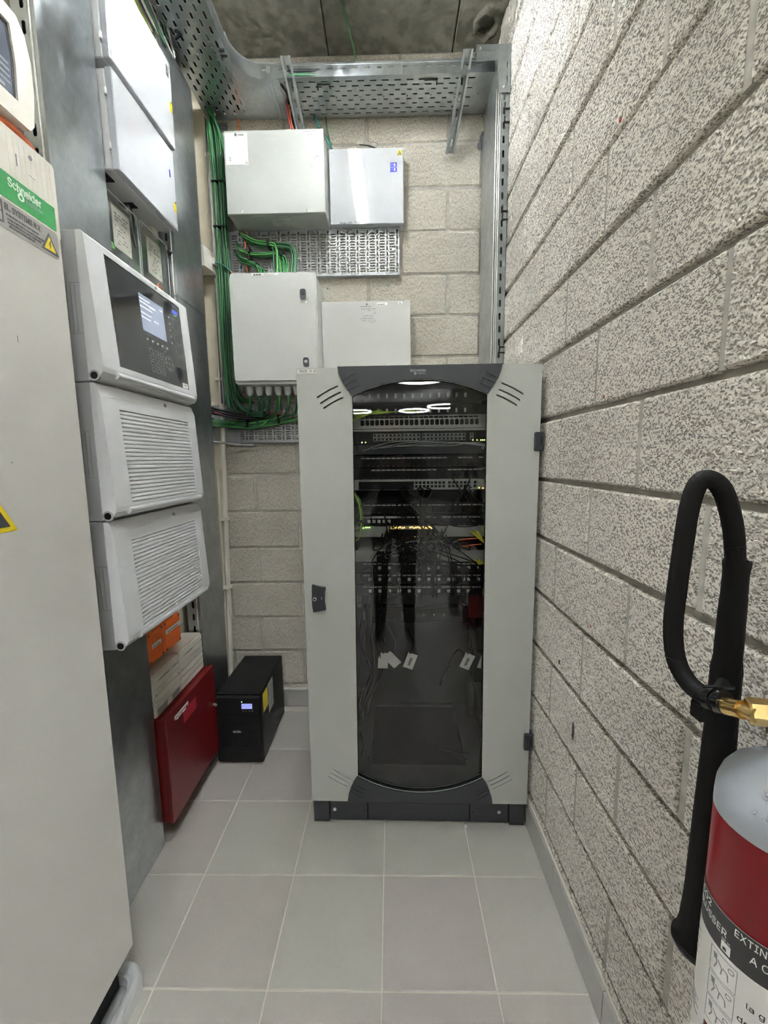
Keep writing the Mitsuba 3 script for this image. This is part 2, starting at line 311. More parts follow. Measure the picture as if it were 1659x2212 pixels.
# ---------------------------------------------------------------- corridor behind the camera (seen in the rack's glass)
struct('floor_corridor', bx(-1.6, 1.9, -11.5, YR - 0.12, -0.06, 0), 'mat_tile_1', 'tiled corridor floor beyond the doorway', 'floor')
struct('ceiling_corridor', bx(-1.6, 1.9, -11.5, YR - 0.12, 2.95, 3.0), 'mat_corridor', 'white corridor ceiling beyond the doorway', 'ceiling')
struct('wall_corridor_left', bx(-1.7, -1.6, -11.5, YR - 0.12, 0, 3), 'mat_corridor', 'white corridor wall on the left beyond the doorway', 'wall')
struct('wall_corridor_right', bx(1.9, 2.0, -11.5, YR - 0.12, 0, 3), 'mat_corridor', 'white corridor wall on the right beyond the doorway', 'wall')
struct('wall_corridor_end', bx(-1.7, 2.0, -11.6, -11.5, 0, 3), 'mat_corridor', 'far end wall of the corridor', 'wall')
for k, (rx, ry, rz, rr) in enumerate(((0.29, -8.2, 2.62, 0.385), (0.98, -7.4, 2.62, 0.385), (0.28, -3.9, 2.62, 0.40), (-1.19, -8.2, 2.62, 0.36), (-0.55, -2.0, 2.70, 0.40))):
    ring = thing('ring_lamp', f'glowing ring pendant lamp in the corridor, {["farthest away", "by the right wall", "third from the doorway", "by the left wall", "nearest the doorway"][k]}', 'lamp', None)
    t = np.linspace(0, 2 * np.pi, 41)
    part(ring, 'ring', tube(np.c_[rx + rr * np.cos(t), ry + rr * np.sin(t), rz + 0 * t], 0.022, 8, raw=True), 'mat_white', smooth=True, emitter=lampglow(.97, 1, 1, RING_L))
    for a in (0, 2.1, 4.2): part(ring, 'wire', cyl((rx + rr * math.cos(a), ry + rr * math.sin(a), rz), (rx, ry, 2.9495), 0.0015, 5), 'mat_black')

# ---------------------------------------------------------------- the server rack (own frame: X along the front, Y into the depth)
RO, RA = np.array([-0.3067, 1.409]), -0.0168
RW, RD, RH, PZ = 0.795, 0.625, 1.672, 0.098
def rk(m):
    v = np.array(m.vertices); c, s = math.cos(RA), math.sin(RA)
    return trimesh.Trimesh(np.c_[RO[0] + v[:, 0] * c - v[:, 1] * s, RO[1] + v[:, 0] * s + v[:, 1] * c, v[:, 2]], m.faces, process=False)
rack = thing('server_rack', 'tall grey server rack with a tinted glass door and dark plinth', 'server rack')
def rp(name, m, mat, **kw): return part(rack, name, rk(m), mat, **kw)
DF = -0.022                                            # door front
def arc3(p, q, r, n=24):
    (ax, ay), (bx_, by), (cx, cy) = p, q, r; d = 2 * (ax * (by - cy) + bx_ * (cy - ay) + cx * (ay - by))
    ux = ((ax**2 + ay**2) * (by - cy) + (bx_**2 + by**2) * (cy - ay) + (cx**2 + cy**2) * (ay - by)) / d
    uy = ((ax**2 + ay**2) * (cx - bx_) + (bx_**2 + by**2) * (ax - cx) + (cx**2 + cy**2) * (bx_ - ax)) / d
    R = math.hypot(ax - ux, ay - uy); a, b, c = (math.atan2(y - uy, x - ux) for x, y in (p, q, r))
    a, b, c = a % (2 * np.pi), b % (2 * np.pi), c % (2 * np.pi)
    if not (min(a, c) <= b <= max(a, c)): a, c = (a, c + 2 * np.pi) if c < a else (a + 2 * np.pi, c)
    return [(ux + R * math.cos(t), uy + R * math.sin(t)) for t in np.linspace(a, c, n)]
CX = 0.4015
mir = lambda pts: [(2 * CX - x, z) for x, z in pts][::-1]
gl, gr = 0.180, 2 * CX - 0.180
top_arc = arc3((gl, 1.578), (CX, 1.628), (gr, 1.578)); bot_arc = arc3((gl - 0.008, 0.212), (CX, 0.148), (gr + 0.008, 0.212))
opening = sg.Polygon(top_arc + bot_arc[::-1])
tl = [(0.136, 1.671), (0.140, 1.650), (0.150, 1.625), (0.163, 1.603), (0.180, 1.578)]
trim_top = sg.Polygon(tl + top_arc[1:-1] + mir(tl))
bl = [(gl - 0.008, 0.212), (0.158, 0.190), (0.147, 0.165), (0.139, 0.140), (0.134, 0.110)]
trim_bot = sg.Polygon(bl[::-1] + bot_arc[1:-1] + mir(bl[::-1]))
vents = []
for k, (p, q) in enumerate((((.066, 1.575), (.136, 1.611)), ((.076, 1.556), (.145, 1.591)), ((.086, 1.540), (.152, 1.574)))):
    m_ = ((p[0] + q[0]) / 2, (p[1] + q[1]) / 2 + 0.0025); l = sg.LineString(arc3(p, m_, q, 8)).buffer(0.0024, cap_style=2); vents += [l, sa.scale(l, -1, 1, origin=(CX, 0))]
for k, (p, q) in enumerate((((.084, .236), (.149, .196)), ((.074, .222), (.142, .181)), ((.064, .207), (.134, .167)))):
    m_ = ((p[0] + q[0]) / 2, (p[1] + q[1]) / 2 - 0.002); l = sg.LineString(arc3(p, m_, q, 8)).buffer(0.0014, cap_style=2); vents += [l, sa.scale(l, -1, 1, origin=(CX, 0))]
door = rp('door', pxz(rect(0.0, RW, 0.106, RH - 0.003, 0.002).difference(unary_union([opening.buffer(-0.002)] + vents)), DF, -0.003), 'mat_rack', label='grey door frame with slanted vent slots')
rp('door_backing', pxz(rect(0.012, RW - 0.012, 0.115, RH - 0.012).difference(opening.buffer(0.03)), 0.012, 0.014), 'mat_rack_dark')
part(door, 'top_trim', rk(pxz(trim_top, DF - 0.007, DF)), 'mat_rack_trim', label='dark arched trim above the glass')
part(door, 'bottom_trim', rk(pxz(trim_bot, DF - 0.007, DF)), 'mat_rack_trim', label='dark curved trim below the glass')
for tz, dz in ((1.637, 1), (1.622, 1), (1.606, 1)):
    k = (1.637 - tz) / 0.0155
    for sgn in (0, 1):
        l = sg.LineString([(0.152 + 0.009 * k, tz - 0.008), (0.188 + 0.009 * k, tz + 0.011 - 0.002 * k)]).buffer(0.0022)
        part(door, 'ridge', rk(pxz(sa.scale(l, -1, 1, origin=(CX, 0)) if sgn else l, DF - 0.0095, DF - 0.006)), 'mat_rack_trim')
for k in range(3):
    for sgn in (0, 1):
        l = sg.LineString([(0.150 + 0.008 * k, 0.150 + 0.014 * k), (0.186 + 0.006 * k, 0.128 + 0.015 * k)]).buffer(0.0016)
        part(door, 'ridge', rk(pxz(sa.scale(l, -1, 1, origin=(CX, 0)) if sgn else l, DF - 0.0090, DF - 0.006)), 'mat_rack_trim')
gp = pxz(opening.buffer(0.004), -0.012, -0.008); gv, gf = gp.vertices, gp.faces
front = np.abs(gv[gf][:, :, 1] + 0.012).max(1) < 1e-6
part(door, 'glass', rk(trimesh.Trimesh(gv, gf[front], process=False)), 'mat_tint', label='tinted glass pane')
part(door, 'glass_edge', rk(pxz(opening.difference(opening.buffer(-0.0025)), DF + 0.001, -0.006)), 'mat_rack_dark')
part(door, 'lettering', rk(txt('Schneider', 0.0085, (0.371, DF - 0.007, 1.6505), (1, 0, 0), (0, 0, 1), w=0.052)), 'mat_strip', label='pale maker\'s lettering on the top trim')
part(door, 'lettering', rk(txt('Electric', 0.0055, (0.395, DF - 0.007, 1.6425), (1, 0, 0), (0, 0, 1), w=0.027)), 'mat_ink_grey')
part(door, 'logo_ring', rk(pxz(disc(0.388, 1.645, 0.004).difference(disc(0.388, 1.645, 0.002)), DF - 0.0076, DF - 0.007)), 'mat_strip')
part(door, 'name_label', rk(bx(0.003, 0.066, DF - 0.0008, DF, 1.652, 1.6655)), 'mat_cabinet', label='pale sticker on the top left corner reading RACK V A')
part(door, 'lettering', rk(txt('RACK', 0.0085, (0.010, DF - 0.0008, 1.655), (1, 0, 0), (0, 0, 1), w=0.027)), 'mat_ink')
part(door, 'lettering', rk(txt('V', 0.0085, (0.044, DF - 0.0008, 1.655), (1, 0, 0), (0, 0, 1))), 'mat_ink')
part(door, 'lettering', rk(txt('A', 0.0085, (0.057, DF - 0.0008, 1.655), (1, 0, 0), (0, 0, 1))), 'mat_ink')
hp = sg.Polygon([(0.031, 0.941), (0.050, 0.935), (0.0745, 0.932), (0.071, 0.912), (0.070, 0.892), (0.071, 0.872), (0.0735, 0.853), (0.050, 0.850), (0.033, 0.846), (0.030, 0.870), (0.029, 0.893), (0.030, 0.918)]).buffer(0.0015)
h = part(door, 'handle', rk(pxz(hp, DF - 0.012, DF)), 'mat_rack_trim', label='dark grey swing handle')
part(door, 'lock', rk(cyl((0.038, DF - 0.016, 0.893), (0.038, DF - 0.010, 0.893), 0.0065)), 'mat_zinc', label='round metal lock')
part(door, 'lock_core', rk(cyl((0.038, DF - 0.0165, 0.893), (0.038, DF - 0.012, 0.893), 0.0035)), 'mat_black')
part(door, 'handle_mark', rk(bars((0.062, DF - 0.012, 0.900), (0, 0, -1), (1, 0, 0), 0.018, 1, 0.003, 0.004, seed=2)), 'mat_ink_grey')
for z0, z1 in ((1.393, 1.454), (0.327, 0.390)):
    hg = part(door, 'hinge', rk(bx(0.776, 0.806, DF - 0.010, 0.02, z0, z1, 0.003)), 'mat_rack_trim', label='dark grey hinge block')
    part(door, 'hinge_slot', rk(bx(0.795, 0.799, DF - 0.0105, DF - 0.009, z0 + 0.018, z1 - 0.016)), 'mat_black')
rp('side_panel', bx(0.001, 0.014, 0.001, RD, PZ, RH - 0.004, 0.002), 'mat_rack')
rp('side_panel', bx(RW - 0.014, RW - 0.001, 0.001, RD, PZ, RH - 0.004, 0.002), 'mat_rack')
rp('rear_panel', bx(0.014, RW - 0.014, RD - 0.012, RD, PZ, RH - 0.004), 'mat_rack_in')
rp('top_panel', bx(0.0, RW, -0.003, RD, RH - 0.006, RH, 0.0015), 'mat_box_grey', label='pale top panel')
rp('base_pan', pxy(rect(0.014, RW - 0.014, 0.004, RD - 0.012).difference(rect(0.205, 0.605, 0.165, 0.585)), PZ, PZ + 0.012), 'mat_rack_in')
rp('base_pit', bx(0.19, 0.62, 0.15, 0.60, PZ - 0.02, PZ - 0.01), 'mat_rack_dark')
for x in (0.196, 0.612): rp('base_screw', cyl((x, 0.20, PZ + 0.010), (x, 0.20, PZ + 0.0135), 0.004, 10), 'mat_black')
pl_ = rp('plinth', cat(bx(0.0, RW, 0.004, 0.02, 0.004, PZ + 0.006, 0.002), bx(0.0, 0.02, 0.02, RD, 0.004, PZ, 0.002), bx(RW - 0.02, RW, 0.02, RD, 0.004, PZ, 0.002), bx(0.02, RW - 0.02, RD - 0.02, RD, 0.004, PZ)), 'mat_rack_dark', label='dark plinth')
for x0, x1 in ((0.0, 0.060), (0.062, 0.205), (0.207, 0.590), (0.592, 0.735), (0.737, RW)):
    part(pl_, 'cover', rk(bx(x0 + 0.0008, x1 - 0.0008, 0.001 if 0.1 < x0 < 0.7 or x0 == 0.062 else -0.004, 0.006, 0.002 if x0 in (0.0, 0.737) else 0.008, PZ + 0.003 if x0 != 0.207 else PZ - 0.016, 0.0015)), 'mat_rack_trim')
for x in (0.080, 0.700): part(pl_, 'screw', rk(cyl((x, -0.002, 0.052), (x, 0.002, 0.052), 0.0065, 14)), 'mat_zinc')
for x in (0.196, 0.602): part(pl_, 'screw', rk(cyl((x, -0.0005, 0.048), (x, 0.002, 0.048), 0.0028, 10)), 'mat_black')
# 19-inch mounting rails with their square holes
RY = 0.075
for x0 in (0.128, 0.640):
    f = rect(x0, x0 + 0.028, 0.13, 1.655).difference(unary_union([rect(x0 + 0.009, x0 + 0.018, z, z + 0.009) for z in np.arange(0.145, 1.64, 0.0222)]))
    rp('mounting_rail', pxz(f, RY, RY + 0.002), 'mat_equip' if x0 < 0.3 else 'mat_rack_dark')
    for z in np.arange(0.155, 1.63, 0.0889): rp('cage_screw', cyl((x0 + 0.0135, RY - 0.004, z), (x0 + 0.0135, RY, z), 0.0042, 10), 'mat_zinc')
for x0 in (0.10, 0.665): rp('rear_rail', bx(x0, x0 + 0.03, 0.50, 0.53, PZ + 0.012, 1.655), 'mat_rack_in')
rp('inner_side', bx(0.085, 0.092, 0.03, 0.55, PZ + 0.012, 1.655), 'mat_rack_dark')
rp('inner_side', bx(0.703, 0.710, 0.03, 0.55, PZ + 0.012, 1.655), 'mat_rack_dark')

# ---------------------------------------------------------------- equipment inside the rack (FY: face of the equipment)
FY, EX0, EX1 = 0.064, 0.157, 0.640
def eq(x0, x1, y0, y1, z0, z1, c=0.001): return rk(bx(x0, x1, y0, y1, z0, z1, c))
def body(root, z0, z1, depth, mat):
    part(root, 'chassis', eq(EX0 + 0.02, EX1 - 0.02, FY + 0.004, FY + depth, z0, z1), mat)
    part(root, 'faceplate', eq(EX0, EX1, FY, FY + 0.006, z0, z1), mat)
LEDM = {'g': (0.35, 1.0, 0.12), 'a': (1.0, 0.62, 0.10), 'o': (1.0, 0.38, 0.08), 'y': (1.0, 0.95, 0.45), 'w': (1, .9, .75)}
def led(root, x, z, c, s=6.0, r=0.0022):
    q = trimesh.creation.icosphere(subdivisions=1, radius=r); q.apply_translation([x, FY - 0.0005, z]); part(root, 'led', rk(q), 'mat_white', emitter=glow(*LEDM[c], s))
XS = lambda px, z: RO[0] * 0 + px
# fibre panels with pale couplers
for k, (zc, lab) in enumerate(((1.589, 'dark fibre panel with a row of pale couplers, at the very top of the rack'), (1.538, 'dark fibre panel with yellow cables plugged in, second from the top of the rack'))):
    t = thing('fibre_panel', lab, 'patch panel', None); body(t, zc - 0.021, zc + 0.021, 0.10, 'mat_equip_dark')
    for j in range(12): part(t, 'coupler', eq(0.2335 + j * 0.0300 - 0.0036, 0.2335 + j * 0.0300 + 0.0036, FY - 0.007, FY, zc - 0.008, zc + 0.007), 'mat_box_grey')
# pale 24-port panel
t = thing('patch_panel', 'pale 24-port patch panel with empty black openings in the upper part of the rack', 'patch panel')
z0, z1 = 1.478, 1.523
part(t, 'chassis', eq(EX0 + 0.02, EX1 - 0.02, FY + 0.03, FY + 0.05, z0, z1), 'mat_equip_dark')
hol = [sa.translate(unary_union([rect(-0.0068, 0.0068, -0.008, 0.0075), rect(-0.004, 0.004, -0.010, 0.01)]), 0.2065 + j * 0.0172 + (0.003 if j >= 12 else 0), 1.4985) for j in range(24)]
hol += [rect(0.1985 + j * 0.0172, 0.2135 + j * 0.0172, 1.5125, 1.5185) for j in range(24)]
part(t, 'faceplate', rk(pxz(rect(EX0, EX1, z0, z1).difference(unary_union(hol)), FY, FY + 0.004)), 'mat_equip')
for j in range(24): part(t, 'port', eq(0.2065 + j * 0.0172 + (0.003 if j >= 12 else 0) - 0.0066, 0.2065 + j * 0.0172 + (0.003 if j >= 12 else 0) + 0.0066, FY + 0.006, FY + 0.02, z0 + 0.013, z1 - 0.016), 'mat_black')
# network switches
def switch(z0, z1, lab, face, ports, leds, blank=()):
    t = thing('network_switch', lab, 'network switch'); body(t, z0, z1, 0.26, face)
    zc = (z0 + z1) / 2
    for (xa, n, two) in ports:
        for j in range(n):
            for zz in ((zc - 0.0065, zc + 0.0065) if two else (zc,)):
                x = xa + j * 0.0138; fr_ = rect(x - 0.0062, x + 0.0062, zz - 0.0058, zz + 0.0058).difference(rect(x - 0.0046, x + 0.0046, zz - 0.0044, zz + 0.0044))
                pt = part(t, 'port', rk(pxz(fr_, FY - 0.0012, FY)), 'mat_strip'); part(pt, 'jack', eq(x - 0.0046, x + 0.0046, FY - 0.0006, FY, zz - 0.0044, zz + 0.0044, 0), 'mat_black')
    for (x, z, c, s) in leds: led(t, x, z, c, s)
    for (xa, xb, za, zb, m) in blank: part(t, 'cover_plate', eq(xa, xb, FY - 0.004, FY, za, zb), m)
    return t
L = lambda x: x
switch(1.425, 1.470, 'network switch with dark face under the pale 24-port panel', 'mat_equip_dark', [(0.250, 12, True), (0.422, 11, True), (0.588, 1, True)],
       [(0.204, 1.431, 'y', 9), (0.2165, 1.431, 'g', 9), (0.5925, 1.4345, 'g', 9), (0.607, 1.4345, 'o', 11), (0.620, 1.4345, 'g', 10), (0.626, 1.4345, 'g', 10), (0.632, 1.4345, 'g', 10)], [(EX0, EX1, 1.468, 1.476, 'mat_equip')])
t = thing('blanking_panel', 'grey-blue blank panel below the upper network switch', 'blank panel'); part(t, 'plate', eq(EX0, EX1, FY + 0.002, FY + 0.006, 1.388, 1.424), 'mat_equip_blue')
for x in (EX0 + 0.012, EX1 - 0.012): part(t, 'screw', rk(cyl((x, FY - 0.001, 1.406), (x, FY + 0.002, 1.406), 0.004, 10)), 'mat_zinc')
def black_panel(zc, lab, jacks, seed, h=0.040, white_label=False):
    t = thing('patch_panel', lab, 'patch panel', None); body(t, zc - h / 2, zc + h / 2, 0.03, 'mat_equip_dark'); r = random.Random(seed)
    for j in range(24):
        x = 0.2065 + j * 0.0180
        pt = part(t, 'port', rk(pxz(rect(x - 0.0078, x + 0.0078, zc - 0.012, zc + 0.006).difference(rect(x - 0.006, x + 0.006, zc - 0.0095, zc + 0.0035)), FY - 0.002, FY)), 'mat_rack_dark')
        if j in jacks: part(pt, 'jack', eq(x - 0.0055, x + 0.0055, FY - 0.004, FY - 0.0005, zc - 0.0085, zc + 0.0035), 'mat_box_grey')
        if j % 1 == 0 and r.random() < 0.9: part(t, 'label_strip', eq(x - 0.0074, x + 0.0074, FY - 0.0012, FY, zc + 0.0095, zc + 0.0140, 0), 'mat_strip')
        part(t, 'port_mark', eq(x - 0.001, x + 0.001, FY - 0.001, FY, zc - 0.0168, zc - 0.0148, 0), 'mat_strip')
    if white_label: part(t, 'name_strip', eq(0.235, 0.325, FY - 0.003, FY - 0.0012, zc + 0.008, zc + 0.016), 'mat_box_grey'); part(t, 'lettering', rk(bars((0.245, FY - 0.003, zc + 0.010), (1, 0, 0), (0, 0, 1), 0.07, 1, 0.004, 0.005, seed=4)), 'mat_ink_grey')
    return t
black_panel(1.363, 'black patch panel, upper of the two above the middle network switch', (), 1)
black_panel(1.321, 'black patch panel right above the middle network switch', (), 2)
switch(1.262, 1.300, 'network switch with a pale face and many small ports mid-way up the rack', 'mat_equip', [(0.395, 8, True), (0.512, 6, True), (0.602, 1, True)],
       [(0.617, 1.2675, 'g', 8), (0.6305, 1.2665, 'o', 12)], [(0.190, 0.386, 1.264, 1.292, 'mat_equip_dark')])
black_panel(1.196, 'black patch panel crossed by hanging cables below the middle switch', (), 3)
black_panel(1.152, 'black patch panel with a white name strip and five pale jacks', (1, 2, 3, 4, 5), 4, white_label=True)
a_ = [(0.302 + 0.0070 * k, 1.126 + 0.0016 * ((k * 7) % 3 - 1), 'a', 9 + (k * 5) % 6) for k in range(22) if k not in (8, 9)]
switch(1.092, 1.133, 'network switch with a long row of amber lights', 'mat_equip', [], a_ + [(0.203, 1.125, 'g', 9), (0.212, 1.127, 'g', 10), (0.219, 1.127, 'g', 10), (0.226, 1.127, 'g', 10)] +
       [(0.299, 1.1005, 'g', 8), (0.382, 1.1025, 'g', 9), (0.389, 1.1025, 'g', 9), (0.397, 1.1025, 'g', 8), (0.389, 1.0945, 'a', 8), (0.397, 1.0945, 'a', 8)], [(0.296, 0.46, 1.094, 1.120, 'mat_equip_dark')])
switch(1.000, 1.042, 'network switch behind tangled black cables with a short row of lights', 'mat_equip', [], [(0.306, 1.015, 'y', 16), (0.320, 1.0155, 'o', 8), (0.331, 1.0155, 'w', 9), (0.344, 1.0155, 'a', 9), (0.351, 1.0155, 'g', 9), (0.371, 1.0158, 'w', 6), (0.378, 1.0158, 'o', 5), (0.391, 1.0158, 'g', 9), (0.398, 1.0158, 'g', 10), (0.418, 1.0158, 'o', 10), (0.3815, 1.037, 'o', 8)], [(0.25, 0.47, 1.001, 1.040, 'mat_equip_dark')])
for i, (zc, lab, js) in enumerate(((0.980, 'black patch panel with scattered white jacks, topmost of the lowest three', (3, 5, 7, 11, 13, 15, 19, 21, 23)), (0.937, 'black patch panel with scattered white jacks, middle of the lowest three', (1, 3, 5, 7, 9, 11, 13, 14, 15, 17, 18, 20, 21, 23)), (0.893, 'black patch panel with scattered white jacks, lowest in the rack', (1, 3, 5, 7, 9, 11, 15, 17, 19, 21)))): black_panel(zc, lab, js, 10 + i)
# power strip, red pouch
t = thing('power_strip', 'black rack power strip below the patch panels', 'power strip'); part(t, 'housing', eq(0.170, 0.592, 0.10, 0.145, 0.752, 0.812, 0.004), 'mat_equip_dark')
for j in range(6): q = part(t, 'socket', rk(cyl((0.262 + j * 0.042, 0.0985, 0.782), (0.262 + j * 0.042, 0.101, 0.782), 0.018, 20)), 'mat_black')
for j in range(3): part(t, 'pin', rk(cyl((0.424 + j * 0.038, 0.094, 0.786), (0.424 + j * 0.038, 0.099, 0.786), 0.0018, 8)), 'mat_zinc')
part(t, 'switch', eq(0.195, 0.199, 0.098, 0.101, 0.765, 0.80), 'mat_strip')
pv = rect(0, 0.070, 0, 0.155, 0.02); m = pxz(pv, 0.09, 0.115); m = m.subdivide().subdivide(); m.vertices += (np.stack([meshkit.fbm(m.vertices * 30 + s, 2, 4) for s in (0, 5, 9)], -1) - .5) * 0.012; m.apply_translation([0.592, 0, 0.775])
solo('pouch', rk(m), 'mat_red_soft', 'dark red soft pouch hanging inside the rack at the right', 'pouch', smooth=True)
t = thing('power_adapter', 'black power adapter hanging at the right inside the rack', 'power adapter'); part(t, 'case', eq(0.615, 0.655, 0.12, 0.16, 0.50, 0.62, 0.004), 'mat_equip_dark'); part(t, 'cord', rk(tube([(0.635, 0.14, 0.62), (0.632, 0.14, 0.68), (0.60, 0.13, 0.76)], 0.003, 6)), 'mat_black')

# cables in the rack
R_ = random.Random(21)
def cable(pts, r, mat, lab, group, name='cable', n=7, sides=6): return solo(name, rk(tube(pts, r, sides, n)), mat, lab, 'cable', group, smooth=True)
for k in range(7):                                      # yellow fibre into the second panel
    j = (0, 1, 1, 3, 4, 5, 6)[k]; x1 = (0.262, 0.268, 0.270, 0.36, 0.372, 0.385, 0.392)[k]
    cable([(0.148, FY - 0.02, 1.475 + 0.006 * k), (0.185, FY - 0.030, 1.505 + 0.005 * k), (0.19 + (x1 - 0.19) * 0.55, FY - 0.032, 1.523 + 0.0015 * k), (x1, FY - 0.012, 1.541 - 0.001 * k), (x1 + 0.004, FY - 0.002, 1.541)], 0.0013, 'mat_lime', 'thin yellow fibre cable plugged into the second panel from the top', 'yellow fibre cables')
for k in range(5):
    cable([(0.672, 0.05, 1.375 - 0.01 * k), (0.655, 0.035 - 0.003 * k, 1.40), (0.60 - 0.02 * k, 0.034, 1.425), (0.50 - 0.045 * k, 0.036, 1.415 + 0.004 * k), (0.33 - 0.03 * k, 0.04, 1.418 - 0.004 * k)], 0.0012, 'mat_strip', 'pale thin cable slung across the blank panel', 'pale cables across the blank panel')
for k in range(26):                                     # black patch leads
    xa = 0.22 + 0.40 * R_.random(); za = R_.choice((1.315, 1.270, 1.195, 1.150)); xb = xa + R_.uniform(-0.16, 0.16); zb = R_.choice((1.23, 1.20, 1.15, 1.07))
    cable([(xa, FY, za), (xa + R_.uniform(-.02, .02), FY - 0.030, za - 0.012), ((xa + xb) / 2, FY - 0.036, (za + zb) / 2 - R_.uniform(0.01, 0.05)), (xb, FY - 0.03, zb - 0.02), (xb, FY - 0.001, zb)], 0.0023, 'mat_black', 'black patch lead looping between the middle panels', 'black patch leads in the middle of the rack')
for k in range(34):
    xa = 0.27 + 0.24 * R_.random(); xb = 0.2 + 0.42 * R_.random(); zb = R_.choice((0.977, 0.934, 0.890))
    cable([(xa, FY, 1.100 + R_.uniform(-.006, .02)), (xa, FY - 0.03, 1.088), ((xa * 2 + xb) / 3 + R_.uniform(-.03, .03), FY - 0.045, 1.055 + R_.uniform(-.03, .02)), (xb, FY - 0.038, 0.5 * (1.05 + zb) - R_.uniform(0, .03)), (xb, FY - 0.02, zb - 0.014), (xb, FY - 0.002, zb - 0.003)], 0.0023, 'mat_black', 'black patch lead tangled above the lowest patch panels', 'black patch leads over the lowest panels')
for k in range(12):
    xa, xb = 0.21 + 0.36 * R_.random(), 0.21 + 0.4 * R_.random()
    cable([(xa, FY - 0.004, 1.05), ((xa + xb) / 2, FY - 0.04, 1.065 + R_.uniform(-.015, .02)), (xb, FY - 0.035, 1.04 + R_.uniform(-.03, .03)), (xb + 0.04, FY - 0.02, 1.03)], 0.0016, 'mat_ink_grey', 'thin grey lead in the tangle under the amber lights', 'grey leads under the amber lights')
for k in range(9):                                      # green-yellow leads at the right
    o = R_.uniform(-.01, .01); cable([(0.585 + 0.008 * k, FY - 0.012, 1.122 + o), (0.605 + 0.006 * k, FY - 0.035, 1.105 + o - 0.003 * k), (0.640, FY - 0.040, 1.075 + o), (0.668, FY - 0.02, 1.05 + o), (0.676, FY + 0.01, 1.0 + 2 * o)], 0.0020, 'mat_lime' if k % 3 else 'mat_yellow', 'green-yellow lead bunched at the right above the lowest panels', 'green-yellow leads at the right of the rack')
for k in range(6):
    o = R_.uniform(-.008, .008); cable([(0.580 + 0.01 * k, FY - 0.02, 1.008 + o), (0.615, FY - 0.04, 1.001 + o), (0.655, FY - 0.03, 1.012 + o), (0.678, FY, 1.03 + 2 * o)], 0.0020, 'mat_lime' if k % 2 else 'mat_yellow', 'green-yellow lead curling beside the lower network switch', 'green-yellow leads beside the lower switch')
for k in range(3):
    cable([(0.676, FY, 0.985 + .01 * k), (0.655 - 0.003 * k, FY - 0.025, 0.955), (0.641 - 0.004 * k, FY - 0.03, 0.905), (0.646 - .003 * k, FY - 0.03, 0.862), (0.672, FY - 0.01, 0.832 + .006 * k)], 0.0021, 'mat_lime', 'lime green lead drooping in a loop at the right of the lowest panels', 'lime loops at the right')
for k in range(6):
    cable([(0.150, FY + 0.01, 1.30 - 0.012 * k), (0.164 + 0.006 * k, FY - 0.02, 1.28 - 0.01 * k), (0.166 + 0.007 * k, FY - 0.03, 1.235 - 0.02 * k), (0.156, FY - 0.02, 1.17 - 0.01 * k), (0.145, FY + 0.02, 1.14)], 0.0021, 'mat_green_light' if k > 3 else 'mat_green_cable', 'green lead curving down at the left rail of the rack', 'green leads at the left rail')
cable([(0.150, FY, 1.268), (0.172, FY - 0.03, 1.258), (0.193, FY - 0.036, 1.215), (0.199, FY - 0.036, 1.160)], 0.0036, 'mat_lime', 'thick lime green lead arching at the left of the middle panels', None)
cable([(0.199, FY - 0.036, 1.152), (0.196, FY - 0.034, 1.12), (0.186, FY - 0.03, 1.09), (0.165, FY - 0.02, 1.085), (0.15, FY, 1.10)], 0.0024, 'mat_lime', 'lime green lead curling at the left of the amber lights', None)
for k in range(5):
    cable([(0.676, FY + 0.01, 1.30 - 0.02 * k), (0.664 - 0.004 * k, FY - 0.02, 1.25 - 0.02 * k), (0.660, FY - 0.02, 1.21), (0.672, FY, 1.15 - 0.01 * k)], 0.0019, 'mat_green_light', 'green lead running down the right rail of the rack', 'green leads at the right rail')
for k in range(2): cable([(0.545, FY - 0.01, 1.082 - 0.026 * k), (0.585, FY - 0.02, 1.088 - 0.024 * k), (0.625, FY - 0.03, 1.093 - 0.022 * k)], 0.0026, 'mat_orange_cable', ('straight orange lead under the switch with amber lights, upper one', 'straight orange lead under the switch with amber lights, lower one')[k], None)
for k in range(7):                                      # power cords hanging to the floor of the rack
    xa = 0.195 + 0.018 * k if k < 5 else 0.40 + 0.03 * k
    cable([(xa, FY + 0.05, 0.872), (xa - 0.004, FY + 0.03, 0.80), (xa + R_.uniform(-.02, .02), FY + 0.02, 0.68), (xa + R_.uniform(-.03, .03), FY + 0.03, 0.56), (0.17 + 0.012 * k, FY + 0.03, 0.44), (0.165 + 0.01 * k, FY + 0.06, 0.36), (0.15, FY + 0.12, 0.27)] if k < 5 else [(xa, FY + 0.06, 0.872), (xa + 0.01, FY + 0.05, 0.83), (xa + 0.05, FY + 0.05, 0.80)], 0.0042, 'mat_black', 'black power cord hanging below the patch panels', 'black power cords in the rack')
cable([(0.176, FY + 0.03, 0.30), (0.19, FY + 0.03, 0.25), (0.178, FY + 0.05, 0.20), (0.17, FY + 0.1, 0.15)], 0.003, 'mat_black', 'black cord coiled low at the left inside the rack', None)
cable([(0.41, FY + 0.25, 0.125), (0.47, FY + 0.20, 0.122), (0.58, FY + 0.16, 0.118), (0.62, FY + 0.15, 0.122)], 0.003, 'mat_black', 'black cord lying on the floor of the rack', None)
cable([(0.52, FY + 0.35, 0.32), (0.60, FY + 0.30, 0.52), (0.64, FY + 0.1, 0.42), (0.66, FY + 0.1, 0.28)], 0.003, 'mat_black', 'thin black cord sagging at the right inside the rack', None)
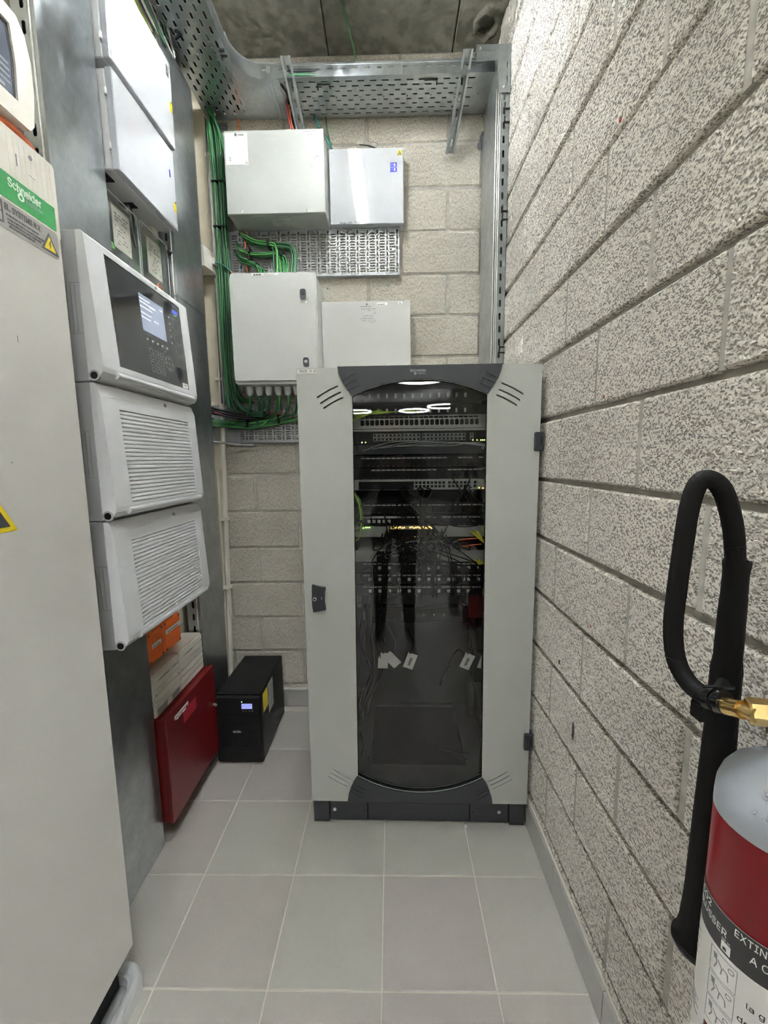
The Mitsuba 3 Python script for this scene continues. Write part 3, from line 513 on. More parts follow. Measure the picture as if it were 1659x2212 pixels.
for k, (x, z, a) in enumerate(((0.268, 0.607, 0.05), (0.303, 0.611, -0.75), (0.372, 0.606, 0.35), (0.588, 0.606, 0.42), (0.653, 0.606, 0.30))):
    y = 0.085; q = bx(-0.019, 0.019, 0, 0.0008, -0.031, 0.031); rot = trimesh.transformations.rotation_matrix(a, [0, 1, 0]); lab = ('upright white tag hanging at the left', 'white tag turned almost on its side', 'white tag with a black cord across it', 'white tag with a barcode at the right', 'white tag half hidden by the right door edge')[k]
    t = thing('cable_tag', lab + ' inside the rack', 'tag'); 
    def put(m): m.apply_transform(rot); m.apply_translation([x, y, z]); return rk(m)
    part(t, 'card', put(q), 'mat_paper'); part(t, 'barcode', put(bx(-0.005, 0.005, -0.0005, 0, -0.018, 0.014)), 'mat_ink_grey') if k > 1 else None
    part(t, 'cord', rk(tube([(x, y, z + 0.03), (x + 0.01, y - 0.02, z + 0.08), (x - 0.01, y - 0.05, z + 0.15)], 0.0028, 6)), 'mat_black')

# ---------------------------------------------------------------- galvanised trays on the walls
def slots_col(us, v0, v1, pitch, l, w, ang): return [slot(u, v, l, w, ang) for u in us for v in np.arange(v0, v1, pitch)]
def upright(label, y0, y1, z1, seams, xb=-0.885, xc=-0.827):
    """Upright cable tray on the left wall: slotted sides, lips, smooth cover towards the room."""
    t = thing('cable_tray', label, 'cable tray')
    fl = pxz(rect(xb, xc - 0.010, 0.002, z1).difference(unary_union(slots_col([(xb + xc) / 2 - 0.002], 0.05, z1 - 0.03, 0.0545, 0.030, 0.009, 90))), y0, y0 + 0.0015)
    part(t, 'slotted_side', fl, 'mat_galv'); g2 = fl.copy(); g2.apply_translation([0, y1 - y0 - 0.0015, 0]); part(t, 'slotted_side', g2, 'mat_galv')
    part(t, 'back', bx(xb, xb + 0.0015, y0, y1, 0.002, z1), 'mat_galv')
    zs = [0.002] + list(seams) + [z1]
    for a, b in zip(zs[:-1], zs[1:]):
        c = part(t, 'cover', cat(bx(xc - 0.0015, xc, y0 - 0.002, y1 + 0.002, a + 0.0008, b - 0.0008, 0.0006), bx(xc - 0.011, xc, y0 - 0.002, y0 - 0.0005, a + 0.0008, b - 0.0008), bx(xc - 0.011, xc, y1 + 0.0005, y1 + 0.002, a + 0.0008, b - 0.0008)), 'mat_galv')
        part(c, 'lip', cat(tube([(xc - 0.013, y0 - 0.003, a + 0.001), (xc - 0.013, y0 - 0.003, (a + b) / 2), (xc - 0.013, y0 - 0.003, b - 0.001)], 0.0028, 8, raw=True)), 'mat_zinc', smooth=True)
    return t
upright('upright galvanised tray between the grey cabinet and the red box', 1.095, 1.302, 3.10, (2.46 + 0.5,))
upright('upright galvanised tray behind the black battery unit, nearest the corner', 1.692, 1.925, 2.925, (2.015,))

HZ = 2.962
def htray_slots(x0, x1, y0, y1, along):
    out = []; rows_ = np.linspace(y0 + 0.022, y1 - 0.022, 8)
    for r, y in enumerate(rows_):
        o = 0.026 if r % 2 else 0.0; ln = 0.030 if r in (0, 1, 6, 7) else 0.022
        for x in np.arange(x0 + 0.03 + o, x1 - 0.02, 0.052): out.append(slot(x, y, ln, 0.0075))
    return out
tr = thing('cable_tray', 'galvanised perforated tray running along the back wall under the ceiling', 'cable tray')
TXA, TXB, TYA, TYB = -0.475, 0.447, 1.935, 2.142
hs = htray_slots(TXA + 0.02, TXB - 0.05, TYA, TYB, 'x') + [disc(x, 2.035, 0.003, 3) for x in np.arange(-0.33, 0.4, 0.104)]
part(tr, 'base', pxy(rect(TXA, TXB, TYA, TYB).difference(unary_union(hs)), HZ, HZ + 0.0015), 'mat_galv')
emb = [tube(np.array(s.exterior.coords)[:, :2].tolist() and [(x, y, HZ - 0.0004) for x, y in s.exterior.coords], 0.0011, 4, raw=True) for s in hs if s.length > 0.04]
part(tr, 'embossed_rims', cat(emb), 'mat_galv', kind='stuff')
def rail(name, root, xa, xb, y, z0, z1, mat='mat_galv', sl=True):
    f = rect(xa, xb, z0, z1)
    if sl: f = f.difference(unary_union([slot(x, (z0 + z1) / 2 + 0.002, 0.022, 0.006) for x in np.arange(xa + 0.03, xb - 0.02, 0.0515)]))
    part(root, name, pxz(f, y, y + 0.0015), mat); part(root, 'rail_lip', cat(bx(xa, xb, y - 0.001, y + 0.012, z1 - 0.002, z1, 0.0008), tube([(xa, y, z1 - 0.010), ((xa + xb) / 2, y, z1 - 0.010), (xb, y, z1 - 0.010)], 0.0022, 8, raw=True)), mat)
rail('side_rail', tr, TXA, TXB, TYA - 0.001, HZ, HZ + 0.054); rail('side_rail', tr, TXA, TXB, TYB, HZ, HZ + 0.054)
for x in (-0.14, ): part(tr, 'seam', bx(0.06, 0.062, TYA - 0.0018, TYA, HZ + 0.004, HZ + 0.05), 'mat_zinc')
# bend: flat floor plate and curved inner rail
bd = thing('tray_bend', 'smooth galvanised corner bend joining the two overhead trays', 'cable tray')
th = np.linspace(0, np.pi / 2, 16); R0 = 0.115; cxb, cyb = -0.632 + R0, 1.935 - R0
inner = [(cxb - R0 * math.cos(a), cyb + R0 * math.sin(a)) for a in th]
poly = sg.Polygon([(-0.655, cyb - 0.02), (-0.632, cyb - 0.02)] + inner + [(-0.46, 1.935), (-0.46, 2.142), (-0.655, 2.142)])
part(bd, 'floor_plate', pxy(poly, HZ - 0.0018, HZ - 0.0002), 'mat_galv')
path = [(-0.632, cyb - 0.02)] + inner + [(-0.46, 1.935)]
def ribbon(pts, z0, z1, mat, root, name, thick=0.0015): part(root, name, pxy(sg.LineString(pts).buffer(thick / 2, cap_style=2, join_style=1), z0, z1), mat, smooth=40)
ribbon(path, HZ - 0.001, HZ + 0.055, 'mat_galv', bd, 'inner_rail'); ribbon(path, HZ + 0.053, HZ + 0.055, 'mat_zinc', bd, 'rail_lip', 0.012)
part(bd, 'crease', cat([tube([(x, 1.95, HZ - 0.0018), (x, 2.04, HZ - 0.0018), (x, 2.13, HZ - 0.0018)], 0.0016, 6, raw=True) for x in (-0.505, -0.49)] + [tube([(x, y0, HZ - 0.0018), (x, y0 + .1, HZ - 0.0018), (x, y0 + 0.2, HZ - 0.0018)], 0.0016, 6, raw=True) for x, y0 in ((-0.640, 1.90),)]), 'mat_galv')
part(bd, 'clip', cat(bx(-0.525, -0.495, 1.931, 1.935, HZ + 0.026, HZ + 0.032), bx(-0.505, -0.492, 1.928, 1.935, HZ + 0.018, HZ + 0.040)), 'mat_zinc')
lt = thing('cable_tray', 'galvanised perforated tray overhead along the left wall', 'cable tray')
hs2 = []
for r, x in enumerate(np.linspace(-0.845 + 0.020, -0.632 - 0.022, 8)):
    o = 0.026 if r % 2 else 0
    for y in np.arange(0.20 + o, 2.12, 0.052): hs2.append(slot(x, y, 0.031 if r in (0, 1, 6, 7) else 0.025, 0.0098, 90))
part(lt, 'base', pxy(rect(-0.845, -0.632, -0.2, 2.142).difference(unary_union([h_ for h_ in hs2])), HZ, HZ + 0.0015), 'mat_galv')
part(lt, 'embossed_rims', cat([tube([(x, y, HZ - 0.0004) for x, y in s.exterior.coords], 0.0011, 4, raw=True) for s in hs2 if s.centroid.y > 1.2]), 'mat_galv', kind='stuff')
f = rect(-0.2, cyb - 0.02, HZ, HZ + 0.054).difference(unary_union([slot(y, HZ + 0.03, 0.022, 0.006) for y in np.arange(-0.15, cyb - 0.04, 0.0515)]))
part(lt, 'side_rail', pyz(f, -0.633, -0.6315), 'mat_galv'); part(lt, 'rail_lip', bx(-0.643, -0.631, -0.2, cyb - 0.02, HZ + 0.052, HZ + 0.054), 'mat_zinc')
part(lt, 'side_rail', bx(-0.8465, -0.845, -0.2, 2.142, HZ, HZ + 0.054), 'mat_galv')
# upright tray by the right wall
vt = thing('cable_tray', 'upright galvanised tray against the right wall behind the server rack', 'cable tray')
VY, VX0, VX1, VZ = 1.892, 0.452, 0.497, 1.685
part(vt, 'slotted_side', pxz(rect(VX0, VX1, VZ, HZ - 0.02).difference(unary_union(slots_col([0.478], VZ + 0.03, HZ - 0.12, 0.0535, 0.029, 0.0085, 90))), VY, VY + 0.0015), 'mat_galv')
part(vt, 'back', bx(VX1, VX1 + 0.0012, VY, 2.142, VZ, HZ - 0.02), 'mat_galv'); part(vt, 'slotted_side', bx(VX0, VX1, 2.1405, 2.142, VZ, HZ - 0.02), 'mat_galv')
c = part(vt, 'cover', bx(VX0 - 0.0095, VX0 - 0.008, VY - 0.004, 2.146, VZ, HZ - 0.10, 0.0006), 'mat_galv')
part(c, 'lip', cat([tube([(VX0 + d, VY - 0.003, VZ), (VX0 + d, VY - 0.003, 2.2), (VX0 + d, VY - 0.003, HZ - 0.1)], 0.003, 8, raw=True) for d in (-0.007, 0.001, 0.009)]), 'mat_zinc', smooth=True)
cf = thing('tray_corner', 'flat galvanised corner piece where the back tray meets the right upright tray', 'cable tray')
cp = sg.Polygon([(0.36, HZ + 0.002), (0.36, HZ + 0.060), (0.518, HZ + 0.060), (0.514, HZ - 0.115), (0.452, HZ - 0.115), (0.446, HZ + 0.002)]).intersection(sg.box(0.3, 0, 0.4985, 9))
cp = cp.difference(unary_union([slot(0.40, HZ + 0.036, 0.05, 0.003), slot(0.485, HZ - 0.02, 0.03, 0.004, 90), slot(0.485, HZ - 0.07, 0.03, 0.004, 90)]))
part(cf, 'plate', pxz(cp, 1.886, 1.8885), 'mat_galv'); part(cf, 'return', bx(0.446, 0.448, 1.8885, 2.13, HZ - 0.11, HZ), 'mat_galv'); part(cf, 'top_fold', bx(0.36, 0.4985, 1.8885, 1.934, HZ + 0.056, HZ + 0.059), 'mat_galv')
for x, z in ((0.375, HZ + 0.046), (0.473, HZ - 0.094)): part(cf, 'bolt', lathe([(0, 0), (0.005, 0.0), (0.004, 0.003), (0, 0.0035)], 0, 0, 12).apply_transform(trimesh.transformations.rotation_matrix(np.pi / 2, [1, 0, 0])).apply_translation([x, 1.886, z]), 'mat_zinc')
# slanted struts that carry the back tray
def strut(p, q, label):
    t = thing('tray_bracket', label, 'bracket'); p, q = np.array(p, float), np.array(q, float); d = q - p; ln = np.linalg.norm(d); d /= ln
    s = np.array([1.0, 0, 0]); n = np.cross(d, s); n /= np.linalg.norm(n)
    def tr_(m): v = m.vertices; m.vertices = p + v[:, :1] * s + v[:, 1:2] * n + v[:, 2:] * d; return m
    w = 0.0205
    face = ext(rect(-w, w, 0, ln).difference(unary_union([slot(0, z, 0.03, 0.010, 90) for z in np.arange(0.04, ln - 0.02, 0.05)])), 0.002); face.vertices = face.vertices[:, [0, 2, 1]]
    part(t, 'slotted_web', tr_(face), 'mat_galv'); part(t, 'flange', tr_(bx(-w, -w + 0.002, 0, 0.022, 0, ln)), 'mat_galv'); part(t, 'flange', tr_(bx(w - 0.002, w, 0, 0.022, 0, ln)), 'mat_galv')
    part(t, 'lip', tr_(bx(-w, -w + 0.009, 0.020, 0.022, 0, ln)), 'mat_galv'); part(t, 'lip', tr_(bx(w - 0.009, w, 0.020, 0.022, 0, ln)), 'mat_galv')
    return t
strut((-0.418, 1.912, 3.024), (-0.372, 2.130, 2.735), 'slanted slotted bracket under the back tray above the large white box')
strut((0.330, 1.912, 3.030), (0.288, 2.130, 2.790), 'slanted slotted bracket under the back tray near the right upright tray')
# cables lying in the overhead trays (seen through the slots)
for k in range(26):
    dz = 0.0148 * (k // 13); yy = 1.948 + 0.0148 * (k % 13); r = random.Random(100 + k)
    solo('cable', tube([(-0.62 + 0.01 * (k % 13) * (k % 13 < 6), 2.10 - 0.01 * (k % 13), HZ + 0.012 + dz), (-0.45, yy, HZ + 0.010 + dz), (-0.2, yy + r.uniform(-.003, .003), HZ + 0.009 + dz), (0.1, yy + r.uniform(-.003, .003), HZ + 0.009 + dz), (0.43, yy, HZ + 0.010 + dz)], 0.0072, 7, 6), 'mat_black' if k % 4 or k > 12 else 'mat_green_dark', 'dark cable lying in the tray along the back wall', 'cable', 'cables in the back tray', smooth=True)
for k in range(13):
    xx = -0.832 + 0.0152 * k; r = random.Random(200 + k)
    solo('cable', tube([(xx, -0.15, HZ + 0.009), (xx + r.uniform(-.003, .003), 0.7, HZ + 0.009), (xx + r.uniform(-.003, .003), 1.4, HZ + 0.009), (xx, 1.9, HZ + 0.009), (xx + 0.01, 2.11, HZ + 0.012)], 0.0074, 7, 6), 'mat_black' if k % 5 else 'mat_green_dark', 'dark cable lying in the overhead tray along the left wall', 'cable', 'cables in the left tray', smooth=True)
# black ties on the trays
def tie(pts, lab, r=0.0028): return solo('cable_tie', tube(pts, r, 6, raw=True), 'mat_black', lab, 'cable tie', 'black ties on the metal trays', smooth=True)
z = HZ - 0.004
for pts in ([(-0.30, 1.99, z), (-0.30, 1.965, z), (-0.25, 1.965, z), (-0.245, 1.985, z)], [(0.155, 1.957, z), (0.21, 1.957, z), (0.21, 1.98, z)], [(-0.455, 1.96, z), (-0.44, 2.0, z), (-0.445, 2.06, z), (-0.43, 2.12, z)], [(0.315, 1.955, z), (0.318, 2.02, z), (0.305, 2.06, z), (0.31, 2.13, z)],
            [(-0.42, 2.05, z), (-0.445, 2.05, z), (-0.435, 2.10, z)], [(-0.79, 1.73, z), (-0.77, 1.745, z), (-0.80, 1.76, z)], [(-0.655, 1.81, z), (-0.635, 1.81, z)], [(-0.655, 1.83, z), (-0.632, 1.83, z)]): tie(pts, 'black cable tie looped through the slots of an overhead tray')
for zz in (2.792, 2.742, 2.405, 2.372, 1.855, 1.832): tie([(0.480, VY - 0.003, zz + 0.022), (0.480, VY - 0.003, zz), (0.502, VY - 0.004, zz - 0.002)], 'black cable tie looped through the slots of the right upright tray', 0.0026)

# perforated mounting plates on the back wall
def perf(label, x0, x1, z0, z1, xs):
    t = thing('perforated_plate', label, 'mounting plate'); hs = []
    for k, x in enumerate(np.arange(xs, x1 - 0.012, 0.0475)):
        hs += [slot(x, z, 0.0250, 0.0073) for z in np.arange(z0 + 0.016, z1 - 0.008, 0.01215)]
        if x + 0.024 < x1 - 0.006: hs += [slot(x + 0.02375, z, 0.0190, 0.0072, 90) for z in np.arange(z0 + 0.020, z1 - 0.008, 0.0247)]
    part(t, 'sheet', pxz(rect(x0, x1, z0, z1).difference(unary_union(hs)), 2.128, 2.1295), 'mat_perf')
    part(t, 'edge', cat(bx(x0, x1, 2.126, 2.1555, z0 - 0.004, z0, 0.001), bx(x1 - 0.0015, x1, 2.128, 2.1555, z0, z1), bx(x0, x1, 2.126, 2.1555, z1, z1 + 0.004, 0.001)), 'mat_perf')
    return t
pf = perf('perforated galvanised plate below the two upper boxes on the back wall', -0.775, 0.051, 2.262, 2.466, -0.745)
for x, z in ((0.022, 2.372), (-0.285, 2.278), (-0.285, 2.43)): part(pf, 'bolt', lathe([(0, .004), (0.005, 0.004), (0.007, 0), (0.009, 0), (0.009, -.001), (0, -.001)], 0, 0, 16).apply_transform(trimesh.transformations.rotation_matrix(np.pi / 2, [1, 0, 0])).apply_translation([x, 2.127, z]), 'mat_zinc')
perf('perforated galvanised plate below the enclosure, half hidden by the server rack', -0.905, -0.30, 1.466, 1.650, -0.760)
ct = thing('cable_tray', 'narrow slotted galvanised tray upright in the back left corner under green cables', 'cable tray')
part(ct, 'base', pxz(rect(-0.846, -0.755, 1.66, 2.95).difference(unary_union([slot(x, z, 0.026, 0.0075) for x in (-0.825, -0.776) for z in np.arange(1.68, 2.94, 0.0125)] + [slot(-0.80, z, 0.02, 0.008, 90) for z in np.arange(1.69, 2.93, 0.026)])), 2.138, 2.1395), 'mat_galv')
part(ct, 'side_rail', bx(-0.848, -0.846, 2.10, 2.1395, 1.66, 2.95), 'mat_galv')
mp = thing('slotted_strip', 'short slotted metal strip with a round bolt under the left end of the enclosure', 'mounting strip')
part(mp, 'strip', pxz(rect(-0.79, -0.745, 1.655, 1.75).difference(unary_union([slot(-0.777, z, 0.014, 0.006, 90) for z in (1.668, 1.70, 1.733)] + [slot(-0.757, z, 0.014, 0.006, 90) for z in (1.668, 1.70, 1.733)])), 2.118, 2.1195), 'mat_galv')
part(mp, 'bolt', cyl((-0.766, 2.112, 1.703), (-0.766, 2.118, 1.703), 0.009, 16), 'mat_zinc')

# ---------------------------------------------------------------- boxes on the back wall
U, V = (1, 0, 0), (0, 0, 1)
t = thing('wall_box', 'large off-white metal box with a logo high on the back wall under the overhead tray', 'electrical box')
ax0, ax1, ay, az0, az1 = -0.722, -0.281, 1.985, 2.467, 2.805
part(t, 'housing', bx(ax0 + 0.001, ax1 - 0.001, ay + 0.018, 2.150, az0 + 0.001, az1 - 0.001, 0.002), 'mat_box_white')
part(t, 'front_cover', bx(ax0, ax1, ay, ay + 0.017, az0, az1, 0.002), 'mat_box_white')
part(t, 'grey_panel', bx(ax0 + 0.008, ax0 + 0.106, ay - 0.0008, ay, 2.668, 2.795), 'mat_cabinet', label='printed grey field')
part(t, 'logo', pxz(sg.Polygon([(-0.672, 2.787), (-0.6675, 2.7935), (-0.663, 2.787), (-0.6675, 2.7815)]).buffer(0.0015), ay - 0.0014, ay - 0.0008), 'mat_ink')
part(t, 'lettering', txt('ctralis', 0.0075, (-0.659, ay - 0.0008, 2.7835), U, V, bold=True, w=0.027), 'mat_ink')
part(t, 'warning_triangle', pxz(sg.Polygon([(-0.630, 2.672), (-0.618, 2.672), (-0.624, 2.683)]).difference(sg.Polygon([(-0.6275, 2.6735), (-0.6205, 2.6735), (-0.624, 2.680)])), ay - 0.0014, ay - 0.0008), 'mat_ink_grey')
part(t, 'marking', pxz(unary_union([disc(-0.696, 2.696, .003), sg.Polygon([(-0.700, 2.689), (-0.692, 2.689), (-0.696, 2.681)]), disc(-0.705, 2.696, .0015), disc(-0.705, 2.686, .0015)]), ay - 0.0014, ay - 0.0008), 'mat_ink_grey')
for x0, x1, z0, z1, s in ((-0.384, -0.298, 2.789, 2.800, 1), (-0.364, -0.315, 2.777, 2.789, 2)):
    q = part(t, 'label_plate', bx(x0, x1, ay - 0.001, ay, z0, z1), 'mat_paper'); part(q, 'print', bars((x0 + 0.012, ay - 0.001, z0 + 0.004), U, V, (x1 - x0) - 0.02, 1, 0.003, 0.004, fill=0.95, seed=s), 'mat_ink_grey')
for x in (-0.654, -0.366): part(t, 'screw', cat(bx(x - 0.0012, x + 0.0012, ay - 0.003, ay, 2.470, 2.480), bx(x, x + 0.005, ay - 0.004, ay, 2.474, 2.481, 0.001)), 'mat_zinc')
part(t, 'scuff', pxz(unary_union([sa.rotate(sg.box(-0.327 + dx, 2.692 + dz, -0.327 + dx + w, 2.692 + dz + 0.0022), an) for dx, dz, w, an in ((0, 0, .012, 60), (.006, .003, .02, 25), (.012, 0, .018, -10), (.012, .008, .008, 80), (-.016, -.03, .006, 80), (-.01, -.034, .004, 95), (-.012, -.042, .005, 85), (0.002, -.006, .007, 50))]), ay - 0.0003, ay), 'mat_ink_grey')
q = part(t, 'label_plate', bx(-0.540, -0.452, 2.03, 2.085, az0 - 0.001, az0 + 0.001), 'mat_box_grey'); part(q, 'print', bars((-0.535, 2.040, az0 - 0.001), (1, 0, 0), (0, -1, 0), 0.07, 1, 0.006, 0.009, seed=5), 'mat_ink_grey'); part(q, 'print', bars((-0.50, 2.075, az0 - 0.001), (1, 0, 0), (0, -1, 0), 0.03, 1, 0.006, 0.009, seed=6), 'mat_ink_grey')
t = thing('wall_box', 'glossy bluish-white metal box with blue sticker beside the large off-white box', 'electrical box')
bx0, bx1, by, bz0, bz1 = -0.274, 0.071, 2.091, 2.471, 2.795
part(t, 'front_cover', bx(bx0, bx1, by, by + 0.02, bz0, bz1, 0.0025), 'mat_white_bright'); part(t, 'housing', bx(bx0 + 0.001, bx1 - 0.001, by + 0.021, 2.150, bz0 + 0.001, bz1 - 0.001, 0.002), 'mat_white_bright')
ys = part(t, 'warning_sticker', bx(0.042, 0.063, by - 0.0008, by, 2.760, 2.781), 'mat_yellow'); part(ys, 'triangle', pxz(sg.Polygon([(0.0445, 2.763), (0.0605, 2.763), (0.0525, 2.777)]).buffer(0.001).difference(sg.Polygon([(0.048, 2.765), (0.057, 2.765), (0.0525, 2.773)])), by - 0.0014, by - 0.0008), 'mat_ink'); part(ys, 'bolt_mark', bx(0.0518, 0.0532, by - 0.0014, by - 0.0008, 2.766, 2.771), 'mat_ink')
bs = part(t, 'blue_sticker', bx(0.009, 0.040, by - 0.0008, by, 2.691, 2.731), 'mat_blue', label='blue sticker with two pictograms'); part(bs, 'pictogram', cat([bx(0.026, 0.033, by - 0.0014, by - 0.0008, 2.716, 2.727), bx(0.026, 0.033, by - 0.0014, by - 0.0008, 2.696, 2.707), bx(0.009, 0.040, by - 0.0014, by - 0.0008, 2.7105, 2.7118), bx(0.014, 0.021, by - 0.0014, by - 0.0008, 2.720, 2.7216), bx(0.014, 0.020, by - 0.0014, by - 0.0008, 2.700, 2.7022)]), 'mat_paper')
part(t, 'screw', cat(cyl((-0.256, by - 0.002, 2.786), (-0.256, by, 2.786), 0.004, 10), cyl((0.050, by - 0.002, 2.788), (0.050, by, 2.788), 0.003, 10)), 'mat_zinc')
part(t, 'lettering', bars((-0.232, by, 2.4785), U, V, 0.062, 1, 0.0055, 0.006, fill=0.97, seed=8), 'mat_ink_grey'); part(t, 'lettering', bars((-0.158, by, 2.4785), U, V, 0.022, 1, 0.0055, 0.006, fill=0.97, seed=9), 'mat_ink_grey')
t = thing('enclosure', 'light grey enclosure with two dark locks above the left end of the server rack', 'electrical box')
cx0, cx1, cy, cz0, cz1 = -0.720, -0.328, 1.950, 1.724, 2.210
part(t, 'housing', pxz(rect(cx0 + 0.002, cx1 - 0.002, cz0 + 0.002, cz1 - 0.001, 0.012), cy + 0.028, 2.150), 'mat_box_grey', smooth=30)
part(t, 'frame', pxz(rect(cx0, cx1, cz0, cz1, 0.014, 6), cy + 0.012, cy + 0.027), 'mat_box_grey', smooth=30)
d = part(t, 'door', pxz(rect(cx0 + 0.002, cx1 - 0.004, cz0 + 0.0145, cz1 - 0.019, 0.012, 6), cy, cy + 0.011), 'mat_box_grey', smooth=30)
for z0, z1, ring in ((2.089, 2.132, False), (1.797, 1.837, True)):
    x = -0.388 if not ring else -0.384
    l = part(d, 'lock', pxz(rect(x - 0.013, x + 0.013, z0, z1, 0.009, 6), cy - 0.006, cy), 'mat_rack_trim', smooth=30, label='dark oval lock'); zc = (z0 + z1) / 2 + 0.002
    part(l, 'core', cyl((x, cy - 0.0075, zc), (x, cy - 0.005, zc), 0.0068, 16), 'mat_zinc' if ring else 'mat_black'); part(l, 'keyhole', bx(x - 0.0012, x + 0.0012, cy - 0.0083, cy - 0.007, zc - 0.003, zc + 0.003), 'mat_black')
q = part(d, 'label_plate', bx(-0.399, -0.371, cy - 0.0008, cy, 2.074, 2.084), 'mat_paper'); part(q, 'print', bars((-0.396, cy - 0.0008, 2.0795), U, V, 0.022, 2, 0.002, 0.0032, seed=10), 'mat_ink_grey')
q = part(t, 'label_plate', bx(-0.620, -0.500, cy + 0.0112, cy + 0.012, 2.199, 2.2085), 'mat_paper'); part(q, 'print', txt('00000', 0.0055, (-0.612, cy + 0.0112, 2.2012), U, V, w=0.036), 'mat_ink_grey') if False else part(q, 'print', bars((-0.612, cy + 0.0112, 2.2015), U, V, 0.036, 1, 0.0055, 0.006, fill=1.0, seed=11), 'mat_ink'); part(q, 'print', bars((-0.563, cy + 0.0112, 2.2025), U, V, 0.052, 1, 0.003, 0.006, fill=0.95, seed=12), 'mat_ink_grey')
GX = [-0.676 + 0.0455 * k for k in range(8)]
for x in GX: part(t, 'cable_gland', lathe([(0.0, 0.0), (0.017, 0.0), (0.018, -0.004), (0.016, -0.028), (0.011, -0.040), (0.008, -0.042), (0, -0.042)][::-1], x, 2.03, 18).apply_translation([0, 0, cz0]), 'mat_panel', smooth=40)
t = thing('wall_box', 'flat pale grey box with printed text behind the top of the server rack', 'electrical box')
dx0, dx1, dy, dz0, dz1 = -0.327, 0.101, 2.08, 1.700, 2.125
part(t, 'front_cover', bx(dx0, dx1, dy, dy + 0.016, dz0, dz1, 0.002), 'mat_box_grey'); part(t, 'housing', bx(dx0 + 0.001, dx1 - 0.001, dy + 0.017, 2.150, dz0 + 0.001, dz1 - 0.001, 0.002), 'mat_box_grey')
part(t, 'print', cat(bars((-0.140, dy, 2.099), U, V, 0.058, 1, 0.0045, 0.006, fill=1, seed=13), bars((-0.136, dy, 2.0875), U, V, 0.070, 1, 0.003, 0.006, seed=14), bars((-0.124, dy, 2.081), U, V, 0.045, 1, 0.003, 0.006, seed=15), bars((-0.126, dy, 2.058), U, V, 0.055, 2, 0.0022, 0.004, seed=16), bars((-0.143, dy, 2.046), U, V, 0.078, 2, 0.0025, 0.0042, fill=.95, seed=17), bars((-0.136, dy, 2.0335), U, V, 0.072, 1, 0.0022, 0.004, seed=18), bars((-0.095, dy, 2.0265), U, V, 0.03, 1, 0.002, 0.004, seed=19)), 'mat_ink_grey')
part(t, 'print', pxz(unary_union([rect(-0.1135, -0.1055, 2.1055, 2.1125, .002)]), dy - 0.0006, dy), 'mat_ink'); part(t, 'lettering', txt('CE', 0.0085, (-0.080, dy, 2.0655), U, V), 'mat_ink_grey')
for x0, x1, z0, z1, s in ((-0.061, -0.010, 2.1045, 2.116, 20), (0.042, 0.061, 2.107, 2.118, 21)):
    q = part(t, 'label_plate', bx(x0, x1, dy - 0.0008, dy, z0, z1), 'mat_paper'); part(q, 'print', bars((x0 + 0.004, dy - 0.0008, (z0 + z1) / 2 - 0.0022), U, V, x1 - x0 - 0.007, 1, 0.0044, 0.005, fill=1, seed=s), 'mat_ink_grey')
for x, z in ((-0.306, 2.213), (-0.006, 2.222)): solo('wall_plug', cyl((x, 2.150, z), (x, 2.160, z), 0.004, 10), 'mat_teal', 'small green plug in the block wall, ' + ('beside the enclosure' if x < -.1 else 'above the flat pale box'), 'wall plug')
cr = [(-0.136, 2.849), (-0.10, 2.846), (-0.07, 2.838), (-0.045, 2.822), (-0.025, 2.811), (0.0, 2.806)]
part('wall_back', 'crack', tube([(x, YB - 0.0065, z) for x, z in cr], [0.001, .0022, .0016, .003, .004, .001][0:6] if False else 0.0022, 5, raw=True), 'mat_black')
for (x, z, sx, sz) in ((-0.10, 2.83, .06, .035), (-0.02, 2.80, .07, .02), (-0.17, 2.81, .07, .014)):
    s = trimesh.creation.icosphere(subdivisions=3, radius=1.0); s.apply_scale([sx, 0.006, sz]); sculpt(s, 0.015, 30, 9); s.apply_translation([x, YB + 0.001, z]); part('wall_back', 'mortar_smear', s, 'mat_mortar', smooth=True)

# conduits, socket and cables in the back left corner
def conduit(label, pts, r): t = thing('conduit', label, 'conduit'); part(t, 'pipe', tube(pts, r, 14), 'mat_ivory', smooth=True); return t
co = conduit('pale plastic conduit pipe running down the back left corner', [(-0.836, 2.125, 2.95), (-0.846, 2.125, 2.2), (-0.864, 2.125, 1.30), (-0.898, 2.125, 0.0)], 0.0115)
for z in (2.80, 1.78, 1.07, 0.70):
    x = -0.836 - (2.95 - z) * 0.0205; part(co, 'clip', bx(x - 0.020, x + 0.017, 2.108, 2.15, z - 0.008, z + 0.008, 0.002), 'mat_ivory')
part(co, 'coupling', tube([(-0.8635, 2.125, 1.475), (-0.866, 2.125, 1.40), (-0.8675, 2.125, 1.33)], 0.0145, 14, raw=True), 'mat_ivory', smooth=True)
co = conduit('thin flat plastic strip beside the conduit pipe low in the corner', [(-0.903, 2.135, 1.32), (-0.905, 2.135, 0.7), (-0.909, 2.135, 0.0)], 0.006)
t = thing('wall_socket', 'white network socket on the left wall beside the green cables', 'socket')
part(t, 'housing', trimesh.convex.convex_hull(np.array([(x, y, z) for x, y, z in ((-0.91, 2.02, 2.365), (-0.855, 2.02, 2.362), (-0.91, 2.02, 2.275), (-0.855, 2.02, 2.272), (-0.91, 2.10, 2.365), (-0.835, 2.06, 2.350), (-0.835, 2.10, 2.350), (-0.835, 2.06, 2.262), (-0.835, 2.10, 2.262), (-0.91, 2.10, 2.262))])), 'mat_cream')
part(t, 'jack', bx(-0.838, -0.825, 2.062, 2.092, 2.295, 2.325, 0.003), 'mat_box_grey')
def wire(pts, r, mat, lab, group=None, n=8, name='cable', sides=7): return solo(name, tube(pts, r, sides, n), mat, lab, 'cable', group, smooth=True)
